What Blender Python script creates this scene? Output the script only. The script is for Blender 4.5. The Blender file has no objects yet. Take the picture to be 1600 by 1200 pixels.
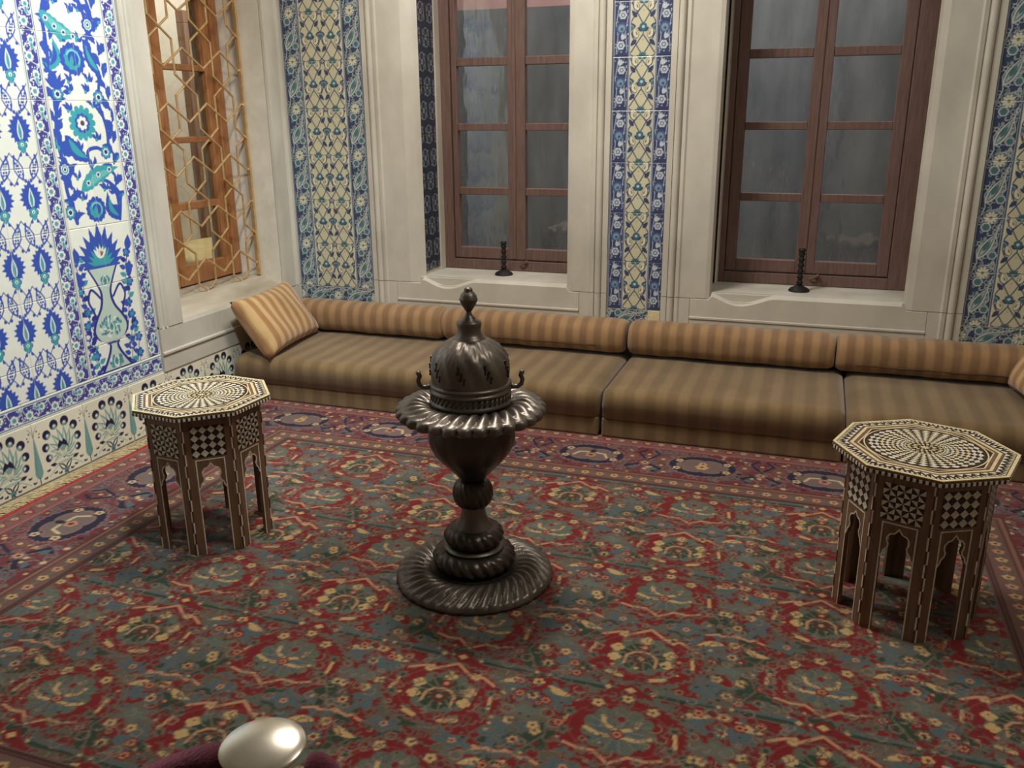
import bpy, bmesh, math, random
import numpy as np
from mathutils import Matrix, Vector
random.seed(7)
S = bpy.context.scene
COL = S.collection
PI = math.pi

# ------------------------------------------------------------------ camera
cd = bpy.data.cameras.new('camera'); cam = bpy.data.objects.new('camera', cd); COL.objects.link(cam)
cd.sensor_width = 36.0; cd.sensor_fit = 'HORIZONTAL'; cd.lens = 1353.54 * 36 / 1600; cd.clip_start = 0.02
cam.matrix_world = Matrix(((0.945312, -0.089520, 0.313643, 0.0), (0.326067, 0.283270, -0.901908, 0.0),
                           (-0.008106, 0.954853, 0.296968, 1.55), (0, 0, 0, 1)))
S.camera = cam
# ------------------------------------------------------------------ light
S.view_settings.view_transform = 'Standard'; S.view_settings.look = 'None'
S.view_settings.gamma = 1.0; S.view_settings.use_curve_mapping = False
S.view_settings.exposure = 0.0
wd = bpy.data.worlds.new('world'); S.world = wd; wd.use_nodes = True
wd.node_tree.nodes['Background'].inputs[0].default_value = (0.55, 0.62, 0.75, 1)
wd.node_tree.nodes['Background'].inputs[1].default_value = 0.05
def area(name, loc, target, size, power, color, spread=180):
    l = bpy.data.lights.new(name, 'AREA'); l.shape = 'DISK'; l.size = size; l.energy = power; l.color = color
    l.spread = math.radians(spread)
    o = bpy.data.objects.new(name, l); COL.objects.link(o); o.location = loc
    o.rotation_euler = (Vector(target) - Vector(loc)).to_track_quat('-Z', 'Y').to_euler(); return o
def spot(name, loc, target, deg, blend, power, color, size=0.1):
    l = bpy.data.lights.new(name, 'SPOT'); l.spot_size = math.radians(deg); l.spot_blend = blend; l.energy = power
    l.color = color; l.shadow_soft_size = size
    o = bpy.data.objects.new(name, l); COL.objects.link(o); o.location = loc
    o.rotation_euler = (Vector(target) - Vector(loc)).to_track_quat('-Z', 'Y').to_euler(); return o
area('ceiling_lamp_light', (-1.45, 3.35, 3.30), (-1.5, 3.6, 0), 0.7, 70, (1.0, 0.93, 0.83))
area('room_lamp_light', (0.75, 2.3, 3.4), (0.7, 2.6, 0.0), 1.0, 25, (1.0, 0.93, 0.83))
spot('wall_spot_light', (-1.35, 2.0, 3.1), (-3.13, 2.95, 1.08), 76, 0.75, 200, (0.87, 0.97, 1.0), 0.12)
area('vestibule_light', (-4.3, 6.3, 3.2), (-5.0, 6.6, 0.5), 1.0, 55, (1.0, 0.92, 0.84))
area('pane_fill_light', (-0.8, 6.3, 4.6), (-0.8, 7.6, 2.0), 2.4, 270, (1.0, 0.96, 0.94))  # added lamp outside, lightens the panes in place of glare haze

# ------------------------------------------------------------------ helpers
def lin1(c):
    c = c / 255.0
    return c / 12.92 if c <= 0.04045 else ((c + 0.055) / 1.055) ** 2.4
def lin(c): return tuple(lin1(x) for x in c[:3]) + (1.0,)
class NT:
    def __init__(s, name):
        s.m = bpy.data.materials.new(name); s.m.use_nodes = True; s.t = s.m.node_tree; s.n = s.t.nodes
        s.b = s.n['Principled BSDF']
    def node(s, typ, **k):
        n = s.n.new(typ)
        for a, b in k.items(): setattr(n, a, b)
        return n
    def link(s, a, b): s.t.links.new(a, b)
    def coords(s, scale=(1, 1, 1), kind='Object'):
        tc = s.node('ShaderNodeTexCoord'); mp = s.node('ShaderNodeMapping'); mp.inputs['Scale'].default_value = scale
        s.link(tc.outputs[kind], mp.inputs[0]); return mp.outputs[0]
    def noise(s, vec, scale, detail=4, rough=0.55):
        n = s.node('ShaderNodeTexNoise'); n.inputs['Scale'].default_value = scale; n.inputs['Detail'].default_value = detail
        n.inputs['Roughness'].default_value = rough
        if vec is not None: s.link(vec, n.inputs['Vector'])
        return n.outputs['Fac']
    def ramp(s, fac, stops):
        r = s.node('ShaderNodeValToRGB'); e = r.color_ramp.elements
        while len(e) < len(stops): e.new(0.5)
        for i, (p, c) in enumerate(stops): e[i].position = p; e[i].color = lin(c) if max(c) > 1 else tuple(c[:3]) + (1,)
        s.link(fac, r.inputs[0]); return r.outputs[0]
    def mix(s, fac, a, b, mode='MIX'):
        n = s.node('ShaderNodeMix', data_type='RGBA', blend_type=mode)
        for sock, v in ((n.inputs[0], fac), (n.inputs[6], a), (n.inputs[7], b)):
            if hasattr(v, 'links'): s.link(v, sock)
            else: sock.default_value = v
        return n.outputs[2]
    def math(s, op, a, b=None):
        n = s.node('ShaderNodeMath', operation=op)
        for i, v in enumerate((a, b)):
            if v is None: continue
            if hasattr(v, 'links'): s.link(v, n.inputs[i])
            else: n.inputs[i].default_value = v
        return n.outputs[0]
    def bump(s, h, strength=0.3, dist=0.002):
        n = s.node('ShaderNodeBump'); n.inputs['Strength'].default_value = strength; n.inputs['Distance'].default_value = dist
        s.link(h, n.inputs['Height']); s.link(n.outputs[0], s.b.inputs['Normal'])
    def set(s, **k):
        for a, v in k.items():
            i = s.b.inputs[a.replace('_', ' ')]
            if hasattr(v, 'links'): s.link(v, i)
            else: i.default_value = v
        return s
def mat_noise(name, c1, c2, scale, rough=0.5, metal=0.0, bump=0.2, bscale=None, stretch=(1, 1, 1), lo=0.3, hi=0.7, bdist=0.002, spec=0.5):
    t = NT(name); v = t.coords(stretch); f = t.noise(v, scale)
    t.set(Base_Color=t.ramp(f, [(lo, c1), (hi, c2)]), Roughness=rough, Metallic=metal)
    t.b.inputs['Specular IOR Level'].default_value = spec
    if bump: t.bump(t.noise(v, bscale or scale * 4, 5), bump, bdist)
    return t.m
M = {}
def mk_tile():
    t = NT('glazed_tile'); a = t.node('ShaderNodeAttribute', attribute_name='Col'); v = t.coords()
    oi = t.node('ShaderNodeObjectInfo')
    f = t.noise(v, 14, 3); g = t.math('ADD', t.math('MULTIPLY', f, 0.16), t.math('MULTIPLY', oi.outputs['Random'], 0.08))
    g = t.math('ADD', g, 0.88)
    vm = t.node('ShaderNodeVectorMath', operation='SCALE'); t.link(a.outputs['Color'], vm.inputs[0]); t.link(g, vm.inputs['Scale'])
    t.set(Base_Color=vm.outputs[0], Roughness=0.3); t.bump(t.noise(v, 30, 2), 0.12, 0.002); M['tile'] = t.m
mk_tile()
def mk_rug():
    t = NT('knotted_wool'); a = t.node('ShaderNodeAttribute', attribute_name='Col'); v = t.coords()
    f = t.noise(v, 160, 3, 0.7); f2 = t.noise(v, 2.2, 3)
    g = t.math('ADD', t.math('ADD', t.math('MULTIPLY', f, 0.66), 0.38), t.math('MULTIPLY', f2, 0.30))
    vm = t.node('ShaderNodeVectorMath', operation='SCALE'); t.link(a.outputs['Color'], vm.inputs[0]); t.link(g, vm.inputs['Scale'])
    t.set(Base_Color=vm.outputs[0], Roughness=0.95, Sheen_Weight=0.15); t.b.inputs['Specular IOR Level'].default_value = 0.1
    t.bump(f, 0.5, 0.003); M['rug'] = t.m
mk_rug()
def mk_stripe(name, axis, pitch, ca, cb, off=0.0, duty=0.5):
    t = NT(name); tc = t.node('ShaderNodeTexCoord'); sx = t.node('ShaderNodeSeparateXYZ'); t.link(tc.outputs['Object'], sx.inputs[0])
    nz = t.noise(tc.outputs['Object'], 6, 2)
    x = t.math('ADD', t.math('DIVIDE', sx.outputs[axis], pitch), t.math('ADD', t.math('MULTIPLY', nz, 0.16), off))
    fr = t.math('FRACT', x); tri = t.math('ABSOLUTE', t.math('SUBTRACT', fr, 0.5))
    fine = t.math('MULTIPLY', t.math('ABSOLUTE', t.math('SUBTRACT', t.math('FRACT', t.math('MULTIPLY', x, 7.0)), 0.5)), 0.05)
    f = t.ramp(t.math('ADD', tri, fine), [(0.5 * duty - 0.07, (0, 0, 0)), (0.5 * duty + 0.08, (1, 1, 1))])
    c = t.mix(f, lin(ca), lin(cb)); n2 = t.noise(tc.outputs['Object'], 3.5, 5, 0.65); n3 = t.noise(tc.outputs['Object'], 220, 2)
    wear = t.ramp(n2, [(0.3, (0.72, 0.70, 0.66)), (0.7, (1.0, 1.0, 1.0))])
    c = t.mix(1.0, c, wear, 'MULTIPLY')
    t.set(Base_Color=c, Roughness=0.75, Sheen_Weight=0.35); t.b.inputs['Specular IOR Level'].default_value = 0.2
    t.bump(t.math('ADD', t.math('MULTIPLY', n3, 0.3), n2), 0.35, 0.004); return t.m
M['seat'] = mk_stripe('striped_seat_velvet', 0, 0.105, (142, 118, 82), (126, 103, 71))
M['bolster'] = mk_stripe('striped_bolster_velvet', 0, 0.082, (176, 140, 100), (147, 115, 84))
M['pillow'] = mk_stripe('striped_pillow_velvet', 1, 0.078, (216, 180, 128), (176, 132, 88))
M['piping'] = mat_noise('dark_piping', (70, 52, 36), (88, 66, 46), 40, 0.8)
M['marble'] = mat_noise('old_marble', (184, 179, 166), (212, 208, 195), 3.2, 0.55, 0, 0.25, 24, (1, 1, 0.6), bdist=0.003)
M['marble_warm'] = mat_noise('worn_marble', (150, 138, 118), (208, 200, 182), 4.5, 0.55, 0, 0.3, 20, (1, 0.35, 2.0), bdist=0.003)
M['grout'] = mat_noise('pale_grout', (206, 202, 186), (222, 218, 204), 12, 0.9)
M['plaster'] = mat_noise('plaster', (190, 184, 170), (206, 200, 188), 2, 0.9)
M['floor'] = mat_noise('stone_floor', (120, 108, 92), (150, 138, 120), 4, 0.7)
M['oak'] = mat_noise('window_wood', (98, 74, 67), (120, 94, 86), 9, 0.55, 0, 0.2, 30, (8, 8, 0.7))
M['pine'] = mat_noise('amber_wood', (142, 92, 54), (172, 118, 74), 9, 0.5, 0, 0.2, 30, (8, 8, 0.7))
M['doorwood'] = mat_noise('door_wood', (112, 84, 70), (136, 102, 84), 8, 0.6, 0, 0.2, 30, (8, 8, 0.7))
M['walnut'] = mat_noise('walnut', (104, 77, 57), (134, 102, 78), 8, 0.42, 0, 0.15, 30, (10, 10, 0.8))
M['ebony'] = mat_noise('dark_inlay', (34, 24, 20), (50, 36, 28), 30, 0.4, 0, 0)
M['pearl'] = mat_noise('mother_of_pearl', (206, 198, 178), (240, 234, 214), 60, 0.28, 0, 0)
M['ivory'] = mat_noise('ivory_inlay', (214, 196, 148), (236, 222, 178), 50, 0.35, 0, 0)
M['brown_inlay'] = mat_noise('rosewood_inlay', (70, 40, 28), (96, 58, 38), 40, 0.4, 0, 0)
M['bronze'] = mat_noise('dark_tinned_bronze', (98, 91, 84), (130, 122, 113), 7, 0.38, 0.66, 0.12, 60)
M['bronze_shaded'] = mat_noise('shaded_bronze', (66, 59, 55), (92, 84, 77), 7, 0.34, 0.66, 0.12, 60)  # darker copy of the bronze, shade painted into bowl, knob and rings
M['black'] = mat_noise('black_iron', (26, 24, 24), (42, 40, 40), 30, 0.6, 0.4, 0.2)
M['brass'] = mat_noise('aged_brass', (196, 160, 108), (226, 194, 144), 20, 0.34, 0.55, 0.1)
M['steel'] = mat_noise('champagne_metal', (222, 216, 200), (236, 230, 214), 3, 0.24, 0.7, 0)
t = NT('burgundy_velvet'); n = t.noise(t.coords(), 260, 2); t.set(Base_Color=t.ramp(n, [(0.3, (56, 10, 26)), (0.7, (92, 22, 44))]), Roughness=1.0, Sheen_Weight=0.8)
t.b.inputs['Sheen Tint'].default_value = (0.9, 0.35, 0.5, 1); t.bump(n, 0.6, 0.002); M['velvet'] = t.m
M['fringe'] = mat_noise('wool_fringe', (168, 146, 106), (214, 194, 152), 60, 0.95)
M['selvedge'] = mat_noise('red_selvedge', (142, 44, 42), (168, 60, 52), 60, 0.95)
M['brick'] = mat_noise('pink_plaster', (150, 112, 106), (176, 136, 128), 3, 0.9)
M['stone_far'] = mat_noise('far_stone', (76, 77, 78), (108, 107, 106), 2.0, 0.9, 0, 0.3, 9, (2.6, 1, 0.7), bdist=0.01)
M['cloth_far'] = mat_noise('cream_cloth', (196, 176, 124), (214, 196, 146), 6, 0.9)
def mk_glass(name, tint, fac=0.0):
    m = bpy.data.materials.new(name); m.use_nodes = True; t = m.node_tree; n = t.nodes; n.remove(n['Principled BSDF'])
    out = n['Material Output']; tr = n.new('ShaderNodeBsdfTransparent'); tr.inputs[0].default_value = tint + (1,)
    gl = n.new('ShaderNodeBsdfGlossy'); gl.inputs['Roughness'].default_value = 0.03
    fr = n.new('ShaderNodeFresnel'); ge = n.new('ShaderNodeNewGeometry'); io = n.new('ShaderNodeMath'); io.operation = 'MULTIPLY_ADD'
    io.inputs[1].default_value = 1 / 1.5 - 1.5; io.inputs[2].default_value = 1.5; t.links.new(ge.outputs['Backfacing'], io.inputs[0]); t.links.new(io.outputs[0], fr.inputs[0])
    tc = n.new('ShaderNodeTexCoord'); mp = n.new('ShaderNodeMapping'); mp.inputs['Scale'].default_value = (7, 7, 2.5)
    ns = n.new('ShaderNodeTexNoise'); ns.inputs['Scale'].default_value = 1.6; ns.inputs['Detail'].default_value = 2
    bp = n.new('ShaderNodeBump'); bp.inputs['Strength'].default_value = 0.12; bp.inputs['Distance'].default_value = 0.02
    L = t.links.new
    L(tc.outputs['Object'], mp.inputs[0]); L(mp.outputs[0], ns.inputs['Vector']); L(ns.outputs['Fac'], bp.inputs['Height'])
    L(bp.outputs[0], gl.inputs['Normal'])
    ad = n.new('ShaderNodeMath'); ad.operation = 'MULTIPLY_ADD'; ad.inputs[1].default_value = 1.6; ad.inputs[2].default_value = fac
    ad.use_clamp = True
    L(fr.outputs[0], ad.inputs[0]); mx = n.new('ShaderNodeMixShader'); L(ad.outputs[0], mx.inputs[0]); L(tr.outputs[0], mx.inputs[1]); L(gl.outputs[0], mx.inputs[2])
    L(mx.outputs[0], out.inputs[0]); return m
M['glass'] = mk_glass('old_wavy_glass', (0.80, 0.84, 0.86), 0.03)
M['glass_clear'] = mk_glass('clear_glass', (0.9, 0.92, 0.9), 0.0)

class MB:
    def __init__(s): s.v = []; s.f = []; s.m = []
    def add(s, vs, fs, mi=0):
        o = len(s.v); s.v += [tuple(p) for p in vs]; s.f += [[i + o for i in q] for q in fs]; s.m += [mi] * len(fs); return s
    def box(s, x0, x1, y0, y1, z0, z1, mi=0):
        return s.add([(x0, y0, z0), (x1, y0, z0), (x1, y1, z0), (x0, y1, z0), (x0, y0, z1), (x1, y0, z1), (x1, y1, z1), (x0, y1, z1)],
                     [(0, 3, 2, 1), (4, 5, 6, 7), (0, 1, 5, 4), (1, 2, 6, 5), (2, 3, 7, 6), (3, 0, 4, 7)], mi)
    def prism(s, poly, fn, d0, d1, mi=0):
        n = len(poly); vs = [fn(a, b, d0) for a, b in poly] + [fn(a, b, d1) for a, b in poly]
        fs = [list(range(n))[::-1], list(range(n, 2 * n))] + [[i, (i + 1) % n, n + (i + 1) % n, n + i] for i in range(n)]
        return s.add(vs, fs, mi)
    def tube(s, path, r, n=8, mi=0, closed=False):
        P = [Vector(p) for p in path]; k = len(P); R = r if hasattr(r, '__len__') else [r] * k; vs = []; up = None
        for i in range(k):
            a = P[(i - 1) % k] if (closed or i) else P[0]; b = P[(i + 1) % k] if (closed or i < k - 1) else P[-1]
            d = (b - a).normalized()
            if up is None: up = Vector((0, 0, 1)) if abs(d.z) < 0.9 else Vector((1, 0, 0))
            x = d.cross(up).normalized(); y = x.cross(d).normalized(); up = y
            for j in range(n):
                t = 2 * PI * j / n; vs.append(P[i] + (x * math.cos(t) + y * math.sin(t)) * R[i])
        fs = []
        for i in range(k if closed else k - 1):
            for j in range(n):
                a = i * n; b = ((i + 1) % k) * n; fs.append((a + j, a + (j + 1) % n, b + (j + 1) % n, b + j))
        if not closed: fs += [list(range(n))[::-1], [(k - 1) * n + j for j in range(n)]]
        return s.add(vs, fs, mi)
    def lathe(s, prof, n=48, lobes=0, mi=0, c=(0, 0), caps=True):
        # prof: (r, z[, lobe amplitude, phase])
        vs = []
        for p in prof:
            r, z = p[0], p[1]; am = p[2] if len(p) > 2 else 0; ph = p[3] if len(p) > 3 else 0
            for j in range(n):
                t = 2 * PI * j / n; q = 1.0
                if am: q = 1 + am * (abs(math.cos(lobes / 2 * (t + ph))) ** 0.7 - 0.75)
                vs.append((c[0] + r * q * math.cos(t), c[1] + r * q * math.sin(t), z + (p[4] * (abs(math.cos(lobes / 2 * (t + ph))) ** 0.7 - 0.75) if len(p) > 4 else 0)))
        fs = [(i * n + j, i * n + (j + 1) % n, (i + 1) * n + (j + 1) % n, (i + 1) * n + j) for i in range(len(prof) - 1) for j in range(n)]
        if caps: fs += [list(range(n))[::-1], [(len(prof) - 1) * n + j for j in range(n)]]
        return s.add(vs, fs, mi)
    def mesh(s, name, mats):
        me = bpy.data.meshes.new(name); me.from_pydata(s.v, [], s.f)
        for m in (mats if isinstance(mats, (list, tuple)) else [mats]): me.materials.append(M[m] if isinstance(m, str) else m)
        if len(set(s.m)) > 1: me.polygons.foreach_set('material_index', s.m)
        b = bmesh.new(); b.from_mesh(me); bmesh.ops.recalc_face_normals(b, faces=b.faces); b.to_mesh(me); b.free()
        return me
    def build(s, name, mats, parent=None, smooth=False, bevel=0.0, world=False, seg=2, autosmooth=None):
        if world and parent is not None:
            l = parent.location; s.v = [(a - l.x, b - l.y, c - l.z) for a, b, c in s.v]
        return link(name, s.mesh(name, mats), parent, smooth, bevel, seg, autosmooth)
def link(name, me, parent=None, smooth=False, bevel=0.0, seg=2, autosmooth=None):
    o = bpy.data.objects.new(name, me); COL.objects.link(o)
    if parent is not None: o.parent = parent
    if smooth: me.polygons.foreach_set('use_smooth', [True] * len(me.polygons))
    if autosmooth:
        b = bmesh.new(); b.from_mesh(me)
        for e in b.edges:
            if len(e.link_faces) == 2 and e.calc_face_angle(0) > math.radians(autosmooth): e.smooth = False
        b.to_mesh(me); b.free()
    if bevel:
        md = o.modifiers.new('bevel', 'BEVEL'); md.width = bevel; md.segments = seg; md.limit_method = 'ANGLE'
    return o
def tag(o, label=None, cat=None, group=None, kind=None):
    for k, v in (('label', label), ('category', cat), ('group', group), ('kind', kind)):
        if v: o[k] = v
    return o
def thing(name, loc, label, cat, group=None, rz=0.0):
    o = bpy.data.objects.new(name, None); COL.objects.link(o); o.location = loc; o.rotation_euler = (0, 0, rz)
    o.empty_display_size = 0.1
    return tag(o, label, cat, group)
def struct(o, label=None): return tag(o, label, None, None, 'structure')

# ------------------------------------------------------------------ painted patterns (vector art -> vertex colours)
class Cv:
    def __init__(s, w, h, px, bg, wx=False, wy=False):
        s.w, s.h, s.px, s.wx, s.wy = w, h, px, wx, wy
        s.nx, s.ny = max(2, round(w / px)), max(2, round(h / px)); s.dx, s.dy = w / s.nx, h / s.ny
        s.a = np.empty((s.ny, s.nx, 3)); s.a[:] = np.array(lin(bg)[:3])
    def _cov(s, x0, x1, y0, y1, fn, col, al=1.0):
        c = np.array(lin(col)[:3])
        for sx in ((-s.w, 0, s.w) if s.wx else (0,)):
            for sy in ((-s.h, 0, s.h) if s.wy else (0,)):
                i0 = max(0, int((x0 + sx) / s.dx) - 1); i1 = min(s.nx, int((x1 + sx) / s.dx) + 2)
                j0 = max(0, int((y0 + sy) / s.dy) - 1); j1 = min(s.ny, int((y1 + sy) / s.dy) + 2)
                if i0 >= i1 or j0 >= j1: continue
                X = ((np.arange(i0, i1) + 0.5) * s.dx - sx)[None, :].repeat(j1 - j0, 0)
                Y = ((np.arange(j0, j1) + 0.5) * s.dy - sy)[:, None].repeat(i1 - i0, 1)
                cv = np.clip(0.5 - fn(X, Y) / s.px, 0, 1)[..., None] * al
                s.a[j0:j1, i0:i1] = s.a[j0:j1, i0:i1] * (1 - cv) + c * cv
    def poly(s, pts, col, al=1.0):
        P = np.asarray(pts, float); Q = np.roll(P, -1, 0)
        def fn(X, Y):
            ins = np.zeros(X.shape, bool); d = np.full(X.shape, 9.0)
            for (ax, ay), (bx, by) in zip(P, Q):
                ex, ey = bx - ax, by - ay; L = ex * ex + ey * ey
                if L < 1e-14: continue
                t = np.clip(((X - ax) * ex + (Y - ay) * ey) / L, 0, 1)
                d = np.minimum(d, (X - ax - t * ex) ** 2 + (Y - ay - t * ey) ** 2)
                if ay != by: ins ^= ((ay > Y) != (by > Y)) & (X < ex * (Y - ay) / (by - ay) + ax)
            return np.sqrt(d) * np.where(ins, -1, 1)
        s._cov(P[:, 0].min(), P[:, 0].max(), P[:, 1].min(), P[:, 1].max(), fn, col, al)
    def line(s, pts, w, col, w2=None):
        P = np.asarray(pts, float); W = np.linspace(w, w if w2 is None else w2, len(P)) / 2; m = W.max()
        def fn(X, Y):
            d = np.full(X.shape, 9.0)
            for i in range(len(P) - 1):
                ax, ay = P[i]; ex, ey = P[i + 1] - P[i]; L = ex * ex + ey * ey + 1e-12
                t = np.clip(((X - ax) * ex + (Y - ay) * ey) / L, 0, 1)
                d = np.minimum(d, np.hypot(X - ax - t * ex, Y - ay - t * ey) - (W[i] + (W[i + 1] - W[i]) * t))
            return d
        s._cov(P[:, 0].min() - m, P[:, 0].max() + m, P[:, 1].min() - m, P[:, 1].max() + m, fn, col)
    def disc(s, x, y, r, col, ry=None):
        ry = ry or r; s._cov(x - r, x + r, y - ry, y + ry, lambda X, Y: (np.hypot((X - x) / r, (Y - y) / ry) - 1) * min(r, ry), col)
    def sample(s, X, Y):
        fx = X / s.dx - 0.5; fy = Y / s.dy - 0.5; i = np.floor(fx).astype(int); j = np.floor(fy).astype(int)
        u = (fx - i)[..., None]; v = (fy - j)[..., None]
        g = lambda i, j: s.a[(j % s.ny) if s.wy else np.clip(j, 0, s.ny - 1), (i % s.nx) if s.wx else np.clip(i, 0, s.nx - 1)]
        return (g(i, j) * (1 - u) + g(i + 1, j) * u) * (1 - v) + (g(i, j + 1) * (1 - u) + g(i + 1, j + 1) * u) * v
def xf(pts, x, y, sc=1.0, rot=0.0, fx=1):
    P = np.asarray(pts, float) * sc; P = P * (fx, 1); c, s_ = math.cos(rot), math.sin(rot)
    return np.stack([P[:, 0] * c - P[:, 1] * s_ + x, P[:, 0] * s_ + P[:, 1] * c + y], 1)
def polar(fn, n=48): return [(fn(t) * math.cos(t), fn(t) * math.sin(t)) for t in [2 * PI * i / n for i in range(n)]]
def ros(n, k=0.25): return polar(lambda t: 1 - k + k * abs(math.cos(n * t / 2)) ** 0.6, n * 8)
def serr(n, k=0.14, asp=1.0):
    return [(x * asp, y) for x, y in polar(lambda t: 1 - k * ((n * t / (2 * PI)) % 1.0), n * 4)]
def leafp(w=0.3, curv=0.0, saw=0, n=16):
    L, R = [], []
    for i in range(n + 1):
        t = i / n; c = curv * math.sin(PI * t); h = w * math.sin(PI * t ** 0.8) * (1 - 0.15 * t)
        if saw: h *= 1 - 0.28 * ((t * saw) % 1.0)
        L.append((c - h, t)); R.append((c + h, t))
    return L + R[::-1]
def leaf(cv, x, y, l, ang, w, col, curv=0.0, saw=0, inner=None, iw=0.5, out=None):
    if out: cv.poly(xf(leafp(w * 1.25, curv, 0), x - 0.04 * l * math.sin(-ang), y - 0.04 * l * math.cos(ang), l * 1.08, ang), out)
    cv.poly(xf(leafp(w, curv, saw), x, y, l, ang), col)
    if inner: cv.poly(xf(leafp(w * iw, curv, 0), x - math.sin(ang) * l * 0.14, y + math.cos(ang) * l * 0.14, l * 0.72, ang), inner)
def flower(cv, x, y, r, n, cols, k=0.25, rot=0.0):
    for q, c in cols: cv.poly(xf(ros(n, k) if q > 0.35 else polar(lambda t: 1, 14), x, y, r * q, rot), c)
def arc(x, y, r, a0, a1, n=10, ry=None): return [(x + r * math.cos(a0 + (a1 - a0) * i / n), y + (ry or r) * math.sin(a0 + (a1 - a0) * i / n)) for i in range(n + 1)]
WH = (236, 240, 230); CB = (58, 88, 182); DB = (46, 60, 144); TQ = (66, 164, 176); PU = (72, 74, 152); LG = (150, 176, 190)

def art_field(w=0.43, h=0.275):
    c = Cv(w, h, 0.0016, WH, False, True); p = w / 3
    for i in range(-1, 4):
        x = (i + 0.5) * p
        for sgn in (-1, 1):
            lx = x + sgn * p * 0.27
            c.line([(x, h * 0.30), (x + sgn * p * 0.12, h * 0.22), (lx, h * 0.10)], 0.0042, DB)
            c.line([(lx, -h * 0.12), (x + sgn * p * 0.1, -h * 0.16), (x, -h * 0.24)], 0.0042, DB)
            c.line([(lx + sgn * 0.004, h * 0.1), (x + sgn * p * 0.5, h * 0.24)], 0.0042, DB)
            c.line([(lx + sgn * 0.004, -h * 0.1), (x + sgn * p * 0.5, -h * 0.24)], 0.0042, DB)
            for a, q in ((0.13, 0.215), (0.40, 0.19), (0.12, -0.17), (0.42, -0.2)): c.poly(xf(leafp(0.42), x + sgn * p * a, h * q - 0.009, 0.018, sgn * 0.5), CB)
            a = -0.30 * sgn; D = [(0, -1.0), (0.30, -0.55), (0.46, 0.0), (0.30, 0.62), (0.02, 1.08), (-0.26, 0.62), (-0.46, 0.05), (-0.34, -0.5)]
            c.poly(xf(D, lx, 0, 0.052, a), CB); c.poly(xf(D, lx, 0, 0.038, a), WH)
            for q in (-0.022, -0.010, 0.002, 0.014, 0.024):
                for e in (-1, 1): c.disc(lx + e * 0.006 + random.uniform(-.003, .003) - q * math.tan(a), q, 0.0050, random.choice((CB, LG, PU, CB)))
        y = h * 0.36
        prof = [(0, 0), (0.024, 0.012), (0.034, 0.006), (0.033, 0.026), (0.050, 0.026), (0.040, 0.044), (0.060, 0.052), (0.043, 0.062), (0.056, 0.078), (0.037, 0.080),
                (0.043, 0.098), (0.025, 0.097), (0.026, 0.113), (0.012, 0.110), (0, 0.134)]
        c.poly([(x + a, y + b) for a, b in prof] + [(x - a, y + b) for a, b in prof[::-1]], CB)
        c.poly(xf(leafp(0.17), x, y + 0.012, 0.088), WH); c.poly(xf(leafp(0.12), x, y + 0.018, 0.070), TQ)
        c.poly(xf(ros(5), x, y - 0.004, 0.026), DB); c.poly(xf(ros(5), x, y - 0.004, 0.022), TQ)
        c.disc(x, y - 0.002, 0.008, WH); c.disc(x, y - 0.003, 0.0035, DB); c.disc(x, y - 0.028, 0.009, TQ)
    return c
def art_border(w=0.088, h=0.275):
    c = Cv(w, h, 0.0013, PU, False, True); m = w / 2
    rnd = random.Random(3)
    for i in range(90): c.disc(rnd.uniform(0.012, w - 0.012), rnd.uniform(0, h), rnd.uniform(0.0015, 0.0034), WH)
    for k in range(4):
        y = (k + 0.5) * h / 4; x = m + (0.010 if k % 2 else -0.010)
        c.line([(m + 0.03, y - 0.034), (m - 0.005, y - 0.02), (x, y)], 0.003, WH)
        c.line([(m - 0.03, y - 0.03), (m + 0.004, y - 0.012), (x, y)], 0.0025, WH)
        if k % 2 == 0:
            flower(c, x, y, 0.024, 6, [(1, DB), (0.9, WH), (0.5, LG), (0.33, TQ)])
        else:
            c.poly(xf(ros(7), x, y, 0.020), DB); c.poly(xf(ros(7), x, y, 0.018), WH); c.poly(xf(ros(5), x, y - 0.003, 0.010), TQ)
            leaf(c, x, y - 0.012, 0.03, PI, 0.25, TQ, 0, 0, None, .5, WH)
        c.poly(xf(leafp(0.22), m - 0.024, y + 0.014, 0.030, 0.5), WH); c.poly(xf(leafp(0.22), m + 0.02, y + 0.022, 0.028, -0.5), WH)
        c.poly(xf(leafp(0.12), m + 0.02, y + 0.024, 0.022, -0.5), TQ)
    for a, b, col in ((0, 0.0035, WH), (0.0035, 0.009, (108, 142, 176)), (0.009, 0.011, WH)):
        for q in (1, -1):
            x0, x1 = (a, b) if q > 0 else (w - b, w - a); c.poly([(x0, -1), (x1, -1), (x1, 1), (x0, 1)], col)
    return c
VZ0 = 0.385
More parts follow.
